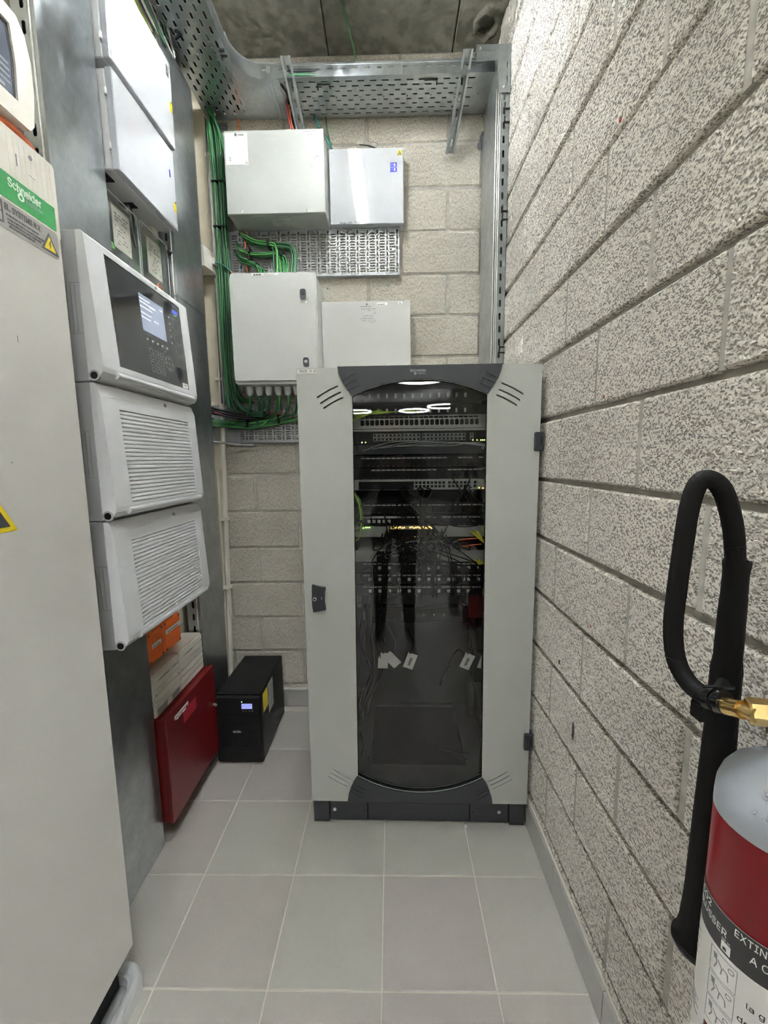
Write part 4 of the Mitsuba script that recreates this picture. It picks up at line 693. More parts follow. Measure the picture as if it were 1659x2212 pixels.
wire([(-0.825, 2.075, 2.308), (-0.80, 2.07, 2.300), (-0.775, 2.075, 2.285), (-0.757, 2.08, 2.270)], 0.0042, 'mat_teal', 'teal patch cable plugged into the white wall socket')
wire([(-0.757, 2.08, 2.270), (-0.735, 2.075, 2.245), (-0.724, 2.07, 2.222), (-0.73, 2.08, 2.10), (-0.728, 2.08, 2.06)], 0.0034, 'mat_orange_cable', 'short orange cable bending down beside the enclosure')
wire([(-0.697, 2.12, 2.95), (-0.693, 2.12, 2.46), (-0.690, 2.118, 2.30), (-0.688, 2.115, 2.21)], 0.0042, 'mat_orange_cable', 'straight orange cable running down to the top of the enclosure')
GC = ['mat_green_cable', 'mat_green_cable', 'mat_green_dark', 'mat_green_cable', 'mat_green_light']
R3 = random.Random(5)
for k in range(26):                                     # bundle running down the corner
    a = R3.random(); x = -0.822 + 0.052 * a; y = 2.118 - 0.036 * R3.random()
    zt = 2.95; lo = R3.choice((1.62, 1.60, 1.66, 1.58))
    pts = [(-0.80 - 0.05 * a, 2.09, 2.99), (x - 0.01, y, 2.90), (x, y, 2.72), (x + R3.uniform(-.004, .004), y, 2.45)]
    if k < 10: pts += [(x + R3.uniform(-.006, .006), y, 2.25), (x - 0.004, y, 2.0), (x + 0.0, y, 1.80), (x + 0.01, y - 0.01, lo + 0.05)]
    else: pts += [(x + 0.003, y, 2.30), (x + 0.004, y, 2.05), (x + 0.002, y, 1.78), (x + 0.03, y - 0.01, lo + 0.03), (x + 0.09, 2.10, lo)]
    wire(pts, 0.0036, GC[k % 4], 'green cable in the thick bundle running down the back left corner', 'green cables in the corner bundle')
for k in range(6): wire([(-0.80 - 0.006 * k, 2.07, 2.97), (-0.775, 2.08, 2.86 + 0.004 * k), (-0.752 + 0.003 * k, 2.09, 2.76), (-0.75, 2.10, 2.62)], 0.0036, GC[k % 3], 'green cable curving out of the corner tray behind the large white box', 'green cables behind the large white box')
def entry(y0, group, lab, a, b, mids, xend, n, seed, zend=2.205):
    r = random.Random(seed)
    for k in range(n):
        o = np.array([0, r.uniform(-.012, .012), r.uniform(-.010, .010)]); xe = xend[k % len(xend)] + r.uniform(-.010, .010)
        m = [tuple(np.array(q) + o) for q in mids]; x_last = m[-1]
        wire([a, *m, (xe - 0.01, m[-1][1] - 0.01, x_last[2] - 0.028), (xe, 2.045, 2.245), (xe + 0.003, 2.04, zend)], 0.0037, GC[(k + seed) % 5], lab, group)
entry(0, 'green cables of the upper arch', 'green cable arching over the perforated plate into the enclosure, upper group', (-0.72, 2.115, 2.47), None, [(-0.69, 2.105, 2.432), (-0.63, 2.10, 2.402), (-0.565, 2.095, 2.390)], (-0.445, -0.455, -0.515, -0.52, -0.44, -0.53), 12, 1)
entry(0, 'green cables of the middle arch', 'green cable arching into the enclosure, middle group', (-0.735, 2.118, 2.42), None, [(-0.715, 2.11, 2.375), (-0.66, 2.105, 2.352), (-0.60, 2.10, 2.345), (-0.545, 2.095, 2.345)], (-0.495, -0.485, -0.478, -0.505), 10, 2)
entry(0, 'green cables of the lower arch', 'green cable dropping into the enclosure, lower group', (-0.745, 2.118, 2.38), None, [(-0.715, 2.11, 2.335), (-0.675, 2.10, 2.315), (-0.64, 2.09, 2.295)], (-0.585, -0.595, -0.605, -0.60), 9, 3)
for x, z, l in ((-0.572, 2.390, .03), (-0.665, 2.365, .03), (-0.665, 2.330, .025), (-0.632, 2.300, .025), (-0.51, 2.345, .024)): solo('cable_tie', bx(x - 0.004, x + 0.004, 2.072, 2.122, z - l / 2, z + l / 2, 0.002), 'mat_black', 'black tie around green cables on the perforated plate', 'cable tie', 'black ties around the green cables')
for x, z in ((-0.793, 2.665), (-0.796, 2.47)): solo('cable_tie', bx(x - 0.032, x + 0.026, 2.074, 2.126, z - 0.003, z + 0.003, 0.002), 'mat_black', 'black tie around the corner bundle of green cables', 'cable tie', 'black ties on the corner bundle')
R4 = random.Random(9)
for k in range(22):                                     # cables out of the glands, down and left along the lower plate
    x = GX[k % 8]; o = R4.uniform(-.012, .012); zz = 1.555 + R4.uniform(-.022, .014); xm = -0.70 + R4.uniform(-.02, .05); hi = k % 3 == 0 and k % 8 < 3
    if hi: zz = 1.60 + R4.uniform(-.01, .02)
    wire([(x + o * .5, 2.03, 1.69), (x + o * .6, 2.035, 1.655), (x - 0.02 + o, 2.07, 1.612 + o), (x - 0.07, 2.09, max(zz + 0.025, 1.575)), (min(xm, x - 0.11), 2.10, zz), (-0.80, 2.10, zz + 0.004), (-0.885, 2.08, zz + 0.012), (-0.91, 1.99, zz + 0.02)], 0.0036, 'mat_green_dark' if hi else GC[k % 5], 'green cable sweeping left from the glands under the enclosure', 'green cables under the enclosure')
for k in range(5): wire([(-0.80 + 0.004 * k, 2.10, 1.80), (-0.785 + .004 * k, 2.095, 1.70), (-0.74 + .006 * k, 2.08, 1.625 - .004 * k), (-0.68 + .01 * k, 2.07, 1.605 - .004 * k), (-0.63, 2.06, 1.62), (-0.615, 2.04, 1.66), (GX[k % 3], 2.03, 1.69)], 0.0046, 'mat_green_dark', 'thick dark green cable looping up into the enclosure from below', 'dark green loops under the enclosure')
for x, z in ((-0.90, 1.565), (-0.72, 1.562), (-0.56, 1.575)): solo('cable_tie', bx(x - 0.004, x + 0.004, 2.075, 2.122, z - 0.022, z + 0.024, 0.002), 'mat_black', 'black tie around green cables under the enclosure', 'cable tie', 'black ties under the enclosure')
for k in range(3): wire([(-0.91, 1.98, 1.645 - .012 * k), (-0.84, 2.03, 1.622 - .012 * k), (-0.77, 2.06, 1.605 - .01 * k), (-0.70, 2.08, 1.60 - .01 * k), (-0.60, 2.10, 1.598 - .008 * k)], 0.0055, 'mat_black', 'thick black cable crossing in front of the conduit pipe, left of the enclosure', 'black cables left of the enclosure')
wire([(-0.90, 1.99, 1.615), (-0.84, 2.03, 1.603), (-0.74, 2.08, 1.60), (-0.62, 2.11, 1.612), (-0.53, 2.115, 1.595), (-0.42, 2.115, 1.565)], 0.0042, 'mat_red_cable', 'dark red cable along the top of the lower perforated plate', None)
wire([(-0.455, 2.04, 1.675), (-0.452, 2.05, 1.66), (-0.43, 2.06, 1.672), (-0.40, 2.07, 1.68)], 0.003, 'mat_black', 'thin black lead at the right-hand gland of the enclosure', None)
wire([(-0.90, 1.98, 1.470), (-0.84, 2.04, 1.463), (-0.78, 2.10, 1.455), (-0.70, 2.12, 1.452)], 0.006, 'mat_ink_grey', 'dark grey cable leaving the lower corner of the perforated plate', None)
for k in range(3): wire([(-0.455 + .012 * k, 2.06, 2.96), (-0.44 + .008 * k, 2.03, 2.88), (-0.425 + .01 * k, 2.05, 2.80)], 0.004, ('mat_red_cable', 'mat_orange_cable', 'mat_black')[k], ('red cable dropping from the tray behind the large white box', 'orange-red cable dropping from the tray behind the large white box', 'black cable dropping from the tray behind the large white box')[k], None)
wire([(-0.345, 2.13, 2.965), (-0.31, 2.13, 2.90), (-0.275, 2.13, 2.84), (-0.245, 2.125, 2.78)], 0.0052, 'mat_teal', 'dark green cable slanting down to the bluish-white box, thicker one', None)
wire([(-0.29, 2.135, 2.965), (-0.283, 2.135, 2.90), (-0.268, 2.135, 2.84), (-0.262, 2.13, 2.78)], 0.0026, 'mat_green_cable', 'thin green cable slanting down to the bluish-white box', None)
wire([(-0.185, 1.76, 3.232), (-0.182, 1.93, 3.228), (-0.165, 2.00, 3.20), (-0.135, 2.07, 3.12), (-0.12, 2.10, 2.99)], 0.004, 'mat_green_cable', 'single green cable hanging from the ceiling above the back tray', None)
for k in range(6): wire([(-0.87 + .008 * k, 1.30 + .05 * k, 2.99), (-0.86 + .01 * k, 1.55 + 0.04 * k, 2.95 - .012 * k), (-0.865 + .01 * k, 1.72, 2.93 + .01 * k)], 0.0045, ('mat_lime', 'mat_ink_grey', 'mat_black', 'mat_ivory', 'mat_green_dark', 'mat_ink_grey')[k], ('yellow-green', 'grey', 'black', 'ivory', 'dark green', 'dark grey')[k] + ' cable bulging out of the left overhead tray above the white cabinets', None)
pd = thing('hanging_disc', 'white round plastic lid peeping out behind the large white box', 'lid'); part(pd, 'lid', pxz(disc(-0.505, 2.835, 0.06, 12).intersection(sg.box(-0.6, 2.6, -.4, 2.888)).union(rect(-0.52, -0.42, 2.80, 2.888)), 2.135, 2.150), 'mat_paper', smooth=30)

# ---------------------------------------------------------------- things on the left wall (fronts look towards +x; text reads along -y ... +y away from the camera)
LU = (0, 1, 0)                                          # on a face towards +x, +y is to the right as one looks at it
def fx(poly, x0, x1): return pyz(poly, x0, x1)
# tall grey cabinet
t = thing('electrical_cabinet', 'tall light grey cabinet with a company plate, nearest on the left', 'electrical cabinet')
kx = -0.696
part(t, 'body', bx(-0.905, kx - 0.021, 0.205, 0.925, 0.10, 1.847, 0.002), 'mat_cabinet')
part(t, 'door', bx(kx - 0.019, kx, 0.202, 0.928, 0.102, 1.850, 0.0025), 'mat_cabinet')
part(t, 'plinth', bx(-0.905, kx - 0.03, 0.21, 0.90, 0.0, 0.10), 'mat_rack_dark')
q = part(t, 'company_plate', fx(rect(0.55, 0.9175, 1.795, 1.8465, 0.007), kx, kx + 0.001), 'mat_silver_label', label='silver company plate')
part(q, 'lettering', txt('EL. SYSTEMS N.V.', 0.0105, (kx + 0.001, 0.796, 1.8295), LU, V, bold=True, w=0.080), 'mat_ink')
part(q, 'lettering', bars((kx + 0.001, 0.798, 1.8215), LU, V, 0.086, 1, 0.0030, 0.006, fill=1, seed=30), 'mat_ink')
part(q, 'lettering', bars((kx + 0.001, 0.800, 1.8145), LU, V, 0.085, 1, 0.0032, 0.006, fill=1, seed=31), 'mat_ink')
part(q, 'lettering', bars((kx + 0.001, 0.800, 1.8085), LU, V, 0.072, 1, 0.0032, 0.006, fill=1, seed=32), 'mat_ink')
part(q, 'lettering', bars((kx + 0.001, 0.802, 1.8025), LU, V, 0.070, 1, 0.0034, 0.006, fill=1, seed=33), 'mat_ink')
part(q, 'emblem_frame', fx(rect(0.735, 0.792, 1.803, 1.842).difference(rect(0.737, 0.790, 1.805, 1.840)).union(sg.box(0.735, 1.822, 0.792, 1.8235)), kx + 0.001, kx + 0.0016), 'mat_ink')
def tri(y, z, s): return sg.Polygon([(y - s / 2, z), (y + s / 2, z), (y, z + s * 0.88)])
def bolt(y, z, s): return sg.Polygon([(y + .05 * s, z + .62 * s), (y - .10 * s, z + .36 * s), (y - .01 * s, z + .36 * s), (y - .02 * s, z + .10 * s), (y + .11 * s, z + .40 * s), (y + .02 * s, z + .40 * s), (y + .12 * s, z + .62 * s)])
w = part(q, 'warning_triangle', fx(tri(0.8935, 1.8005, 0.040).buffer(0.001), kx + 0.001, kx + 0.0016), 'mat_ink'); part(q, 'triangle_field', fx(tri(0.8935, 1.8035, 0.030), kx + 0.0016, kx + 0.002), 'mat_yellow', label='yellow warning triangle with a lightning mark'); part(q, 'lightning_mark', fx(bolt(0.8935, 1.8035, 0.030), kx + 0.002, kx + 0.0024), 'mat_ink')
w = part(t, 'warning_sticker', fx(tri(0.6795, 1.2515, 0.120).buffer(0.003), kx, kx + 0.0008), 'mat_yellow', label='yellow and black warning triangle'); part(w, 'field', fx(tri(0.6795, 1.2575, 0.100), kx + 0.0008, kx + 0.0012), 'mat_ink'); part(w, 'lightning_mark', fx(bolt(0.6795, 1.262, 0.09), kx + 0.0012, kx + 0.0016), 'mat_yellow')
part(t, 'scuff', cat(bx(kx, kx + 0.0004, 0.792, 0.7935, 1.596, 1.608), bx(kx, kx + 0.0004, 0.748, 0.751, 1.372, 1.374)), 'mat_ink_grey')
# white trough on the floor by the cabinet
ring = rect(-0.86, -0.661, 0.30, 0.937, 0.055, 8); inn = rect(-0.84, -0.688, 0.32, 0.905, 0.035, 8)
m = pxy(ring.difference(inn), 0.0, 0.032)
t = thing('plastic_tray', 'white rounded plastic tray on the floor half under the tall grey cabinet', 'tray'); part(t, 'rim', m, 'mat_white', smooth=30)
path = np.array(ring.buffer(-0.0135).exterior.coords); part(t, 'rim_top', tube([(x, y, 0.030) for x, y in path], 0.0133, 10, raw=True), 'mat_white', smooth=True); part(t, 'bottom', pxy(inn, 0.001, 0.005), 'mat_panel_side')
# cream distribution box above the cabinet
t = thing('distribution_box', 'cream distribution box with a green label standing on the tall grey cabinet', 'distribution box'); gx = -0.718
part(t, 'housing', bx(-0.905, gx - 0.010, 0.60, 0.957, 1.852, 2.002, 0.004), 'mat_cream')
part(t, 'front_cover', fx(rect(0.60, 0.957, 1.852, 2.002, 0.008), gx - 0.009, gx), 'mat_cream', smooth=30)
for k in range(9): part(t, 'rib_groove', bx(gx - 0.0005, gx + 0.0004, 0.845 + k * 0.0125, 0.8462 + k * 0.0125, 1.914, 1.992), 'mat_ivory')
q = part(t, 'green_label', bx(gx, gx + 0.001, 0.60, 0.946, 1.8665, 1.9135), 'mat_green_label', label='green label with white lettering')
part(q, 'lettering', txt('Schneider', 0.0150, (gx + 0.001, 0.8345, 1.8925), LU, V, bold=True, w=0.076), 'mat_paper'); part(q, 'lettering', txt('Electric', 0.0075, (gx + 0.001, 0.872, 1.8815), LU, V, w=0.040), 'mat_strip'); part(q, 'logo_ring', fx(disc(0.862, 1.8855, 0.0070).difference(disc(0.862, 1.8855, 0.0036)), gx + 0.001, gx + 0.0016), 'mat_paper')
part(t, 'screw', cyl((gx, 0.896, 1.978), (gx + 0.0015, 0.896, 1.978), 0.004, 12), 'mat_ink_grey'); part(t, 'print', bars((gx + 0.0002, 0.862, 1.963), (0, 0, -1), (0, 1, 0), 0.03, 1, 0.0025, 0.004, seed=35), 'mat_ink_grey')
part(t, 'latch_line', bx(gx, gx + 0.0004, 0.888, 0.904, 1.942, 1.9428), 'mat_ink_grey')
for k in range(5): wire([(-0.80, 0.80, 2.045), (-0.795 - 0.004 * k, 0.90, 2.072 - .004 * k), (-0.795 - 0.005 * k, 0.965, 2.078 - 0.005 * k), (-0.80 - .006 * k, 1.015, 2.068 - .006 * k), (-0.815 - .005 * k, 1.045, 2.03 - .006 * k), (-0.85, 1.055, 1.96)], 0.0046, 'mat_orange_cable', 'orange cable coiled between the keypad and the cream distribution box', 'orange cables under the keypad')
# white keypad panel with a blue-grey screen
t = thing('keypad_panel', 'off-white rounded keypad panel with a blue-grey screen at the top left edge', 'control panel'); px0 = -0.905; F = -0.775
yy0, yy1, zz0, zz1 = 0.70, 0.990, 2.083, 2.300
prof = [(yy0, zz0), (yy1 - 0.012, zz0 + 0.003), (yy1, zz0 + 0.02), (yy1 + 0.008, zz0 + 0.09), (yy1 + 0.008, zz0 + 0.15), (yy1 - 0.002, zz1 - 0.022), (yy1 - 0.02, zz1), (yy0, zz1)]
pp = sg.Polygon(prof); scr = sg.Polygon([(0.72, 2.125), (0.953, 2.125), (0.957, 2.20), (0.952, 2.268), (0.72, 2.268)])
part(t, 'housing', fx(pp.buffer(-0.006), px0, F - 0.016), 'mat_cream', smooth=30); fr_ = part(t, 'bezel', fx(pp.buffer(-0.001).buffer(0.001).difference(scr), F - 0.015, F), 'mat_cream', smooth=30)
q = part(t, 'screen', fx(scr.buffer(0.001), F - 0.014, F - 0.006), 'mat_screen', label='blue-grey screen'); part(q, 'border', fx(scr.difference(scr.buffer(-0.005)), F - 0.006, F - 0.005), 'mat_rack_trim')
for k in range(4): part(q, 'line', bx(F - 0.006, F - 0.0055, 0.74, 0.945, 2.150 + 0.012 * k, 2.154 + 0.012 * k), 'mat_grey_paint')
part(q, 'lettering', bars((F - 0.006, 0.895, 2.1385), LU, V, 0.042, 1, 0.006, 0.008, fill=1, seed=36), 'mat_strip')
# two stacked glossy white cabinets high up between the trays
def wbox(label, z0, z1, y1, x=-0.785, marks=()):
    t = thing('wall_cabinet', label, 'electrical box')
    part(t, 'body', bx(-0.905, x - 0.022, 1.308, y1, z0, z1, 0.003), 'mat_white')
    d = part(t, 'door', bx(x - 0.020, x, 1.306, y1 + 0.002, z0 - 0.002, z1 + 0.002, 0.0022), 'mat_white_gloss')
    return t, d
ta, da = wbox('glossy white wall cabinet high on the left, lower of two', 2.222, 2.487, 1.640); tb, db = wbox('glossy white wall cabinet high on the left, upper of two', 2.512, 2.792, 1.662)
for tt, zs in ((ta, (2.425, 2.285)), (tb, (2.565, 2.72))):
    for z in zs: part(tt, 'hinge', cyl((-0.806, 1.3045, z - 0.008), (-0.806, 1.3045, z + 0.008), 0.004, 10), 'mat_white', smooth=30, label='small white hinge pin'); part(tt, 'hinge_cap', cyl((-0.806, 1.3045, z - 0.012), (-0.806, 1.3045, z - 0.008), 0.003, 10), 'mat_ink_grey')
part(db, 'lock', fx(rect(1.632, 1.648, 2.735, 2.769), -0.785, -0.784), 'mat_ink', label='black lock plate'); part(db, 'lock_mark', cat(bx(-0.784, -0.7835, 1.636, 1.644, 2.760, 2.762), bx(-0.784, -0.7835, 1.638, 1.640, 2.746, 2.754)), 'mat_strip')
part(da, 'lock', fx(rect(1.604, 1.610, 2.386, 2.412, 0.003), -0.785, -0.784), 'mat_blue')
for d, z, y in ((da, 2.300, 1.634), (db, 2.645, 1.655)): part(d, 'yellow_tag', fx(rect(y - 0.015, y + 0.004, z - 0.017, z + 0.012, 0.003), -0.785, -0.7838), 'mat_yellow', label='yellow tag at the edge'); part(d, 'tag_pin', cyl((-0.785, y, z + 0.017), (-0.782, y, z + 0.017), 0.003, 8), 'mat_ink_grey')
part(ta, 'opening', bx(-0.885, -0.835, 1.315, 1.36, 2.2195, 2.2222), 'mat_black'); part(ta, 'opening', bx(-0.890, -0.845, 1.462, 1.492, 2.2195, 2.2222), 'mat_black')
for k in range(3): wire([(-0.868, 1.476 + .006 * k, 2.222), (-0.872, 1.49 + .008 * k, 2.19), (-0.882, 1.512 + .008 * k, 2.16), (-0.888, 1.536, 2.12)], 0.0035, ('mat_ink_grey', 'mat_black', 'mat_green_dark')[k], ('grey', 'black', 'dark green')[k] + ' lead dropping from the bottom of the lower white cabinet', None)
part(ta, 'bottom_clip', bx(-0.900, -0.86, 1.60, 1.635, 2.19, 2.221), 'mat_cream')
# two junction boxes with clear lids
for k, (y0, y1) in enumerate(((1.318, 1.497), (1.503, 1.686))):
    t = thing('junction_box', ('junction box with a clear lid and printed card, beside the near upright tray', 'junction box with a clear lid and printed card, beside the far upright tray')[k], 'junction box'); z0, z1 = 1.965, 2.196
    part(t, 'base', bx(-0.91, -0.892, y0, y1, z0, z1, 0.004), 'mat_panel_side')
    lid = fx(rect(y0, y1, z0, z1, 0.012, 5), -0.8905, -0.852); fn = lid.face_normals[:, 0] > -0.5
    part(t, 'lid', trimesh.Trimesh(lid.vertices, lid.faces[fn], process=False), 'mat_clear', label='clear lid')
    part(t, 'rim', fx(rect(y0, y1, z0, z1, 0.012, 5).difference(rect(y0 + 0.004, y1 - 0.004, z0 + 0.004, z1 - 0.004, 0.010, 5)), -0.8555, -0.8525), 'mat_panel', smooth=30)
    cd = part(t, 'card', bx(-0.862, -0.860, y0 + 0.052, y0 + 0.142, 2.045, 2.170), 'mat_cream', label='cream printed card'); part(cd, 'print', cat(bars((-0.860, y0 + 0.065, 2.150), LU, V, 0.07, 3, 0.004, 0.010, fill=.7, seed=40 + k), bars((-0.860, y0 + 0.065, 2.112), LU, V, 0.07, 6, 0.0035, 0.010, fill=.45, seed=42 + k)), 'mat_ink_grey')
    for y, z in ((y0 + 0.014, z1 - 0.014), (y1 - 0.014, z1 - 0.014)): part(t, 'screw', cyl((-0.852, y, z), (-0.850, y, z), 0.005, 12), 'mat_box_grey')
    part(t, 'terminal', cat([bx(-0.888, -0.872, y0 + 0.03 + 0.016 * j, y0 + 0.042 + 0.016 * j, 1.985, 2.025, 0.001) for j in range(8)]), 'mat_box_grey')
    if k == 0: part(t, 'pilot_light', bx(-0.872, -0.862, y0 + 0.045, y0 + 0.058, 2.035, 2.055, 0.002), 'mat_green_light', label='green indicator'); 
    else: part(t, 'wire', cat([tube([(-0.875, y0 + 0.10 + .01 * j, 2.0), (-0.862, y0 + 0.115 + .008 * j, 2.03 - .004 * j), (-0.872, y0 + 0.15, 2.015)], 0.0022, 6) for j in range(4)]), 'mat_orange_cable', smooth=True)
b_ = thing('knob', 'round black knob on the side of the far upright tray', 'knob'); part(b_, 'head', lathe([(0, 0.012), (0.006, 0.011), (0.009, 0.006), (0.009, 0), (0, 0)], 0, 0, 18).apply_transform(trimesh.transformations.rotation_matrix(np.pi / 2, [1, 0, 0])).apply_translation([-0.846, 1.690, 2.172]), 'mat_black_gloss', smooth=True)

# three light grey alarm panels
PX, PY0, PY1 = -0.700, 0.976, 1.442
def alarm(k, label, screen):
    zt = 1.888 - 0.3305 * k; zb = zt - 0.3285; t = thing('alarm_panel', label, 'alarm panel')
    b = part(t, 'body', bx(-0.826, PX - 0.0008, PY0 + 0.001, PY1 - 0.001, zb, zt, 0.002), 'mat_panel_side')
    for z in (zt - 0.112, zt - 0.222): part(b, 'side_line', bx(-0.826, PX - 0.002, PY0 + 0.0002, PY0 + 0.0016, z - 0.0006, z + 0.0006), 'mat_ink_grey')
    for j in range(5): part(b, 'vent_slot', bx(-0.752 + 0.0095 * j, -0.7502 + 0.0095 * j, PY0 + 0.0002, PY0 + 0.0016, zt - 0.218, zt - 0.116), 'mat_ink_grey')
    sec = [(PX, zt - 0.001), (PX + 0.010, zt - 0.001), (PX + 0.013, zt - 0.004), (PX + 0.022, zt - 0.030), (PX + 0.036, zb + 0.034), (PX + 0.034, zb + 0.022), (PX + 0.026, zb + 0.010), (PX, zb + 0.004)] if k else [(PX, zt - 0.001), (PX + 0.012, zt - 0.001), (PX + 0.018, zt - 0.008), (PX + 0.036, zb + 0.034), (PX + 0.034, zb + 0.022), (PX + 0.026, zb + 0.010), (PX, zb + 0.004)]
    P0 = np.array(sec[3] if k else sec[2]); P1 = np.array(sec[4] if k else sec[3]); dn = (P1 - P0) / np.linalg.norm(P1 - P0); out = np.array([-dn[1], dn[0]]); H = np.linalg.norm(P1 - P0)
    WY0, WY1 = (1.040, 1.392)
    W0, W1 = (0.014, H - 0.012) if k == 0 else (0.026, H - 0.006)
    def onlid(m):                                       # (u along y, v down the lid, w out of it) -> world
        v = m.vertices; xz = P0 + v[:, 1:2] * dn + v[:, 2:] * out; return trimesh.Trimesh(np.c_[xz[:, 0], v[:, 0], xz[:, 1]], m.faces, process=False)
    def fix(m): m = onlid(m); (m.invert() if m.volume < 0 else None); return m
    # lid: solid profile with a window sunk into it
    m = ext(sg.Polygon(sec), PY1 - PY0); v = m.vertices; m = trimesh.Trimesh(np.c_[v[:, 0], PY0 + v[:, 2], v[:, 1]], m.faces[:, ::-1], process=True)
    cut = fix(bx(WY0, WY1, W0, W1, -0.006, 0.02)); lid = unman(man(m) - man(cut)); l = part(t, 'lid', lid, 'mat_panel', label='light grey hinged lid')
    if screen:
        s = part(l, 'display', fix(bx(WY0 + 0.0005, WY1 - 0.0005, W0 + 0.0005, W1 - 0.0005, -0.0055, -0.0015, 0.0004)), 'mat_black_gloss', label='glossy black display window')
        sx0, sx1, s0, s1 = 1.168, 1.288, 0.052, 0.150
        part(s, 'screen', fix(bx(sx0, sx1, s0, s1, -0.0015, -0.0009)), 'mat_screen', emitter=glow(0.17, 0.20, 0.28), label='lit grey-blue screen')
        for a, b2, c_ in ((0.0, .05, .010), (0.0, .075, .020), (0, .06, .032), (.045, .075, .022), (0, .05, .048), (0, .045, .060), (.06, .085, .056), (.10, .115, .012)): part(s, 'screen_line', fix(bx(sx0 + a, sx0 + b2, s0 + c_, s0 + c_ + 0.003, -0.0009, -0.0006)), 'mat_paper', emitter=glow(0.45, 0.48, 0.58))
        part(s, 'logo_light', fix(bx(1.345, 1.376, 0.036, 0.046, -0.0015, -0.001)), 'mat_blue', emitter=glow(0.06, 0.09, 0.95), label='blue lit logo'); part(s, 'status_light', fix(bx(1.354, 1.368, 0.049, 0.0515, -0.0015, -0.001)), 'mat_green_light', emitter=glow(0.25, 0.9, 0.2))
        for r in range(4):
            for c_ in range(3): part(s, 'key', fix(ext(rect(1.186 + .026 * c_, 1.203 + .026 * c_, 0.193 + .017 * r, 0.205 + .017 * r).difference(rect(1.1868 + .026 * c_, 1.2022 + .026 * c_, 0.1938 + .017 * r, 0.2042 + .017 * r)), 0.0004).apply_translation([0, 0, -0.0015])), 'mat_ink_grey')
        for j in range(5): part(s, 'key', fix(bx(1.180 + .025 * j, 1.188 + .025 * j, 0.167, 0.172, -0.0015, -0.0011)), 'mat_strip')
        for j in range(5): part(s, 'key', fix(bx(1.315, 1.322, 0.066 + .019 * j, 0.071 + .019 * j, -0.0015, -0.0011)), 'mat_strip')
        part(s, 'wheel', fix(ext(disc(1.286, 0.214, 0.021).difference(disc(1.286, 0.214, 0.0202)).union(unary_union([disc(1.286 + dx, 0.214 + dz, .0022) for dx, dz in ((0, 0), (.014, 0), (-.014, 0), (0, .014), (0, -.014))])), 0.0004).apply_translation([0, 0, -0.0015])), 'mat_strip')
        part(s, 'key_field', fix(ext(unary_union([rect(1.340, 1.384, 0.064 + .038 * j, 0.098 + .038 * j).difference(rect(1.3405, 1.3835, 0.0645 + .038 * j, 0.0975 + .038 * j)) for j in range(4)]), 0.0004).apply_translation([0, 0, -0.0015])), 'mat_ink_grey')
        q = part(s, 'sticker', fix(bx(1.352, 1.386, H - 0.030, H - 0.014, -0.0015, -0.0008)), 'mat_paper'); part(q, 'print', fix(bx(1.358, 1.380, H - 0.024, H - 0.0215, -0.0008, -0.0004)), 'mat_ink_grey')
    else:
        n = 22; pt = (W1 - W0 - 0.002) / n
        for j in range(n):
            a = W0 + 0.001 + j * pt
            rib = sg.Polygon([(a, -0.0055), (a, -0.004), (a + pt * 0.25, -0.001), (a + pt * 0.7, -0.0008), (a + pt * 0.98, -0.004), (a + pt, -0.0055)])
            mm = ext(rib, WY1 - WY0 - 0.001); vv = mm.vertices; mm = trimesh.Trimesh(np.c_[WY0 + 0.0005 + vv[:, 2], vv[:, 0], vv[:, 1]], mm.faces, process=True); part(l, 'rib', fix(mm), 'mat_panel')
    part(t, 'handle_bar', tube([(PX + 0.0315, PY0 + 0.05, zb + 0.0215), (PX + 0.0315, (PY0 + PY1) / 2, zb + 0.0215), (PX + 0.0315, PY1 - 0.025, zb + 0.0215)], 0.0088, 16, raw=True), 'mat_bar', smooth=40, label='shiny bar along the bottom of the lid')
    cap = part(t, 'hinge_end', cyl((PX + 0.014, PY0 - 0.0015, zb + 0.013), (PX + 0.014, PY0 + 0.004, zb + 0.013), 0.0125, 24), 'mat_panel_side', smooth=40); part(cap, 'plug', cyl((PX + 0.014, PY0 - 0.002, zb + 0.013), (PX + 0.014, PY0 + 0.003, zb + 0.013), 0.0085, 20), 'mat_black')
    part(t, 'lock_screw', fix(cyl((1.262, 0.006 if k == 0 else 0.011, -0.001), (1.262, 0.006 if k == 0 else 0.011, 0.001), 0.0045, 14)) if k == 0 else fix(cyl((1.262, -0.012, -0.004), (1.262, -0.012, 0.0005), 0.005, 14)), 'mat_ink_grey')
    return t
alarm(0, 'light grey alarm panel with a black display window, top of three', True)
alarm(1, 'light grey alarm panel with a ribbed lid, middle of three', False)
alarm(2, 'light grey alarm panel with a ribbed lid, lowest of three above the orange boxes', False)

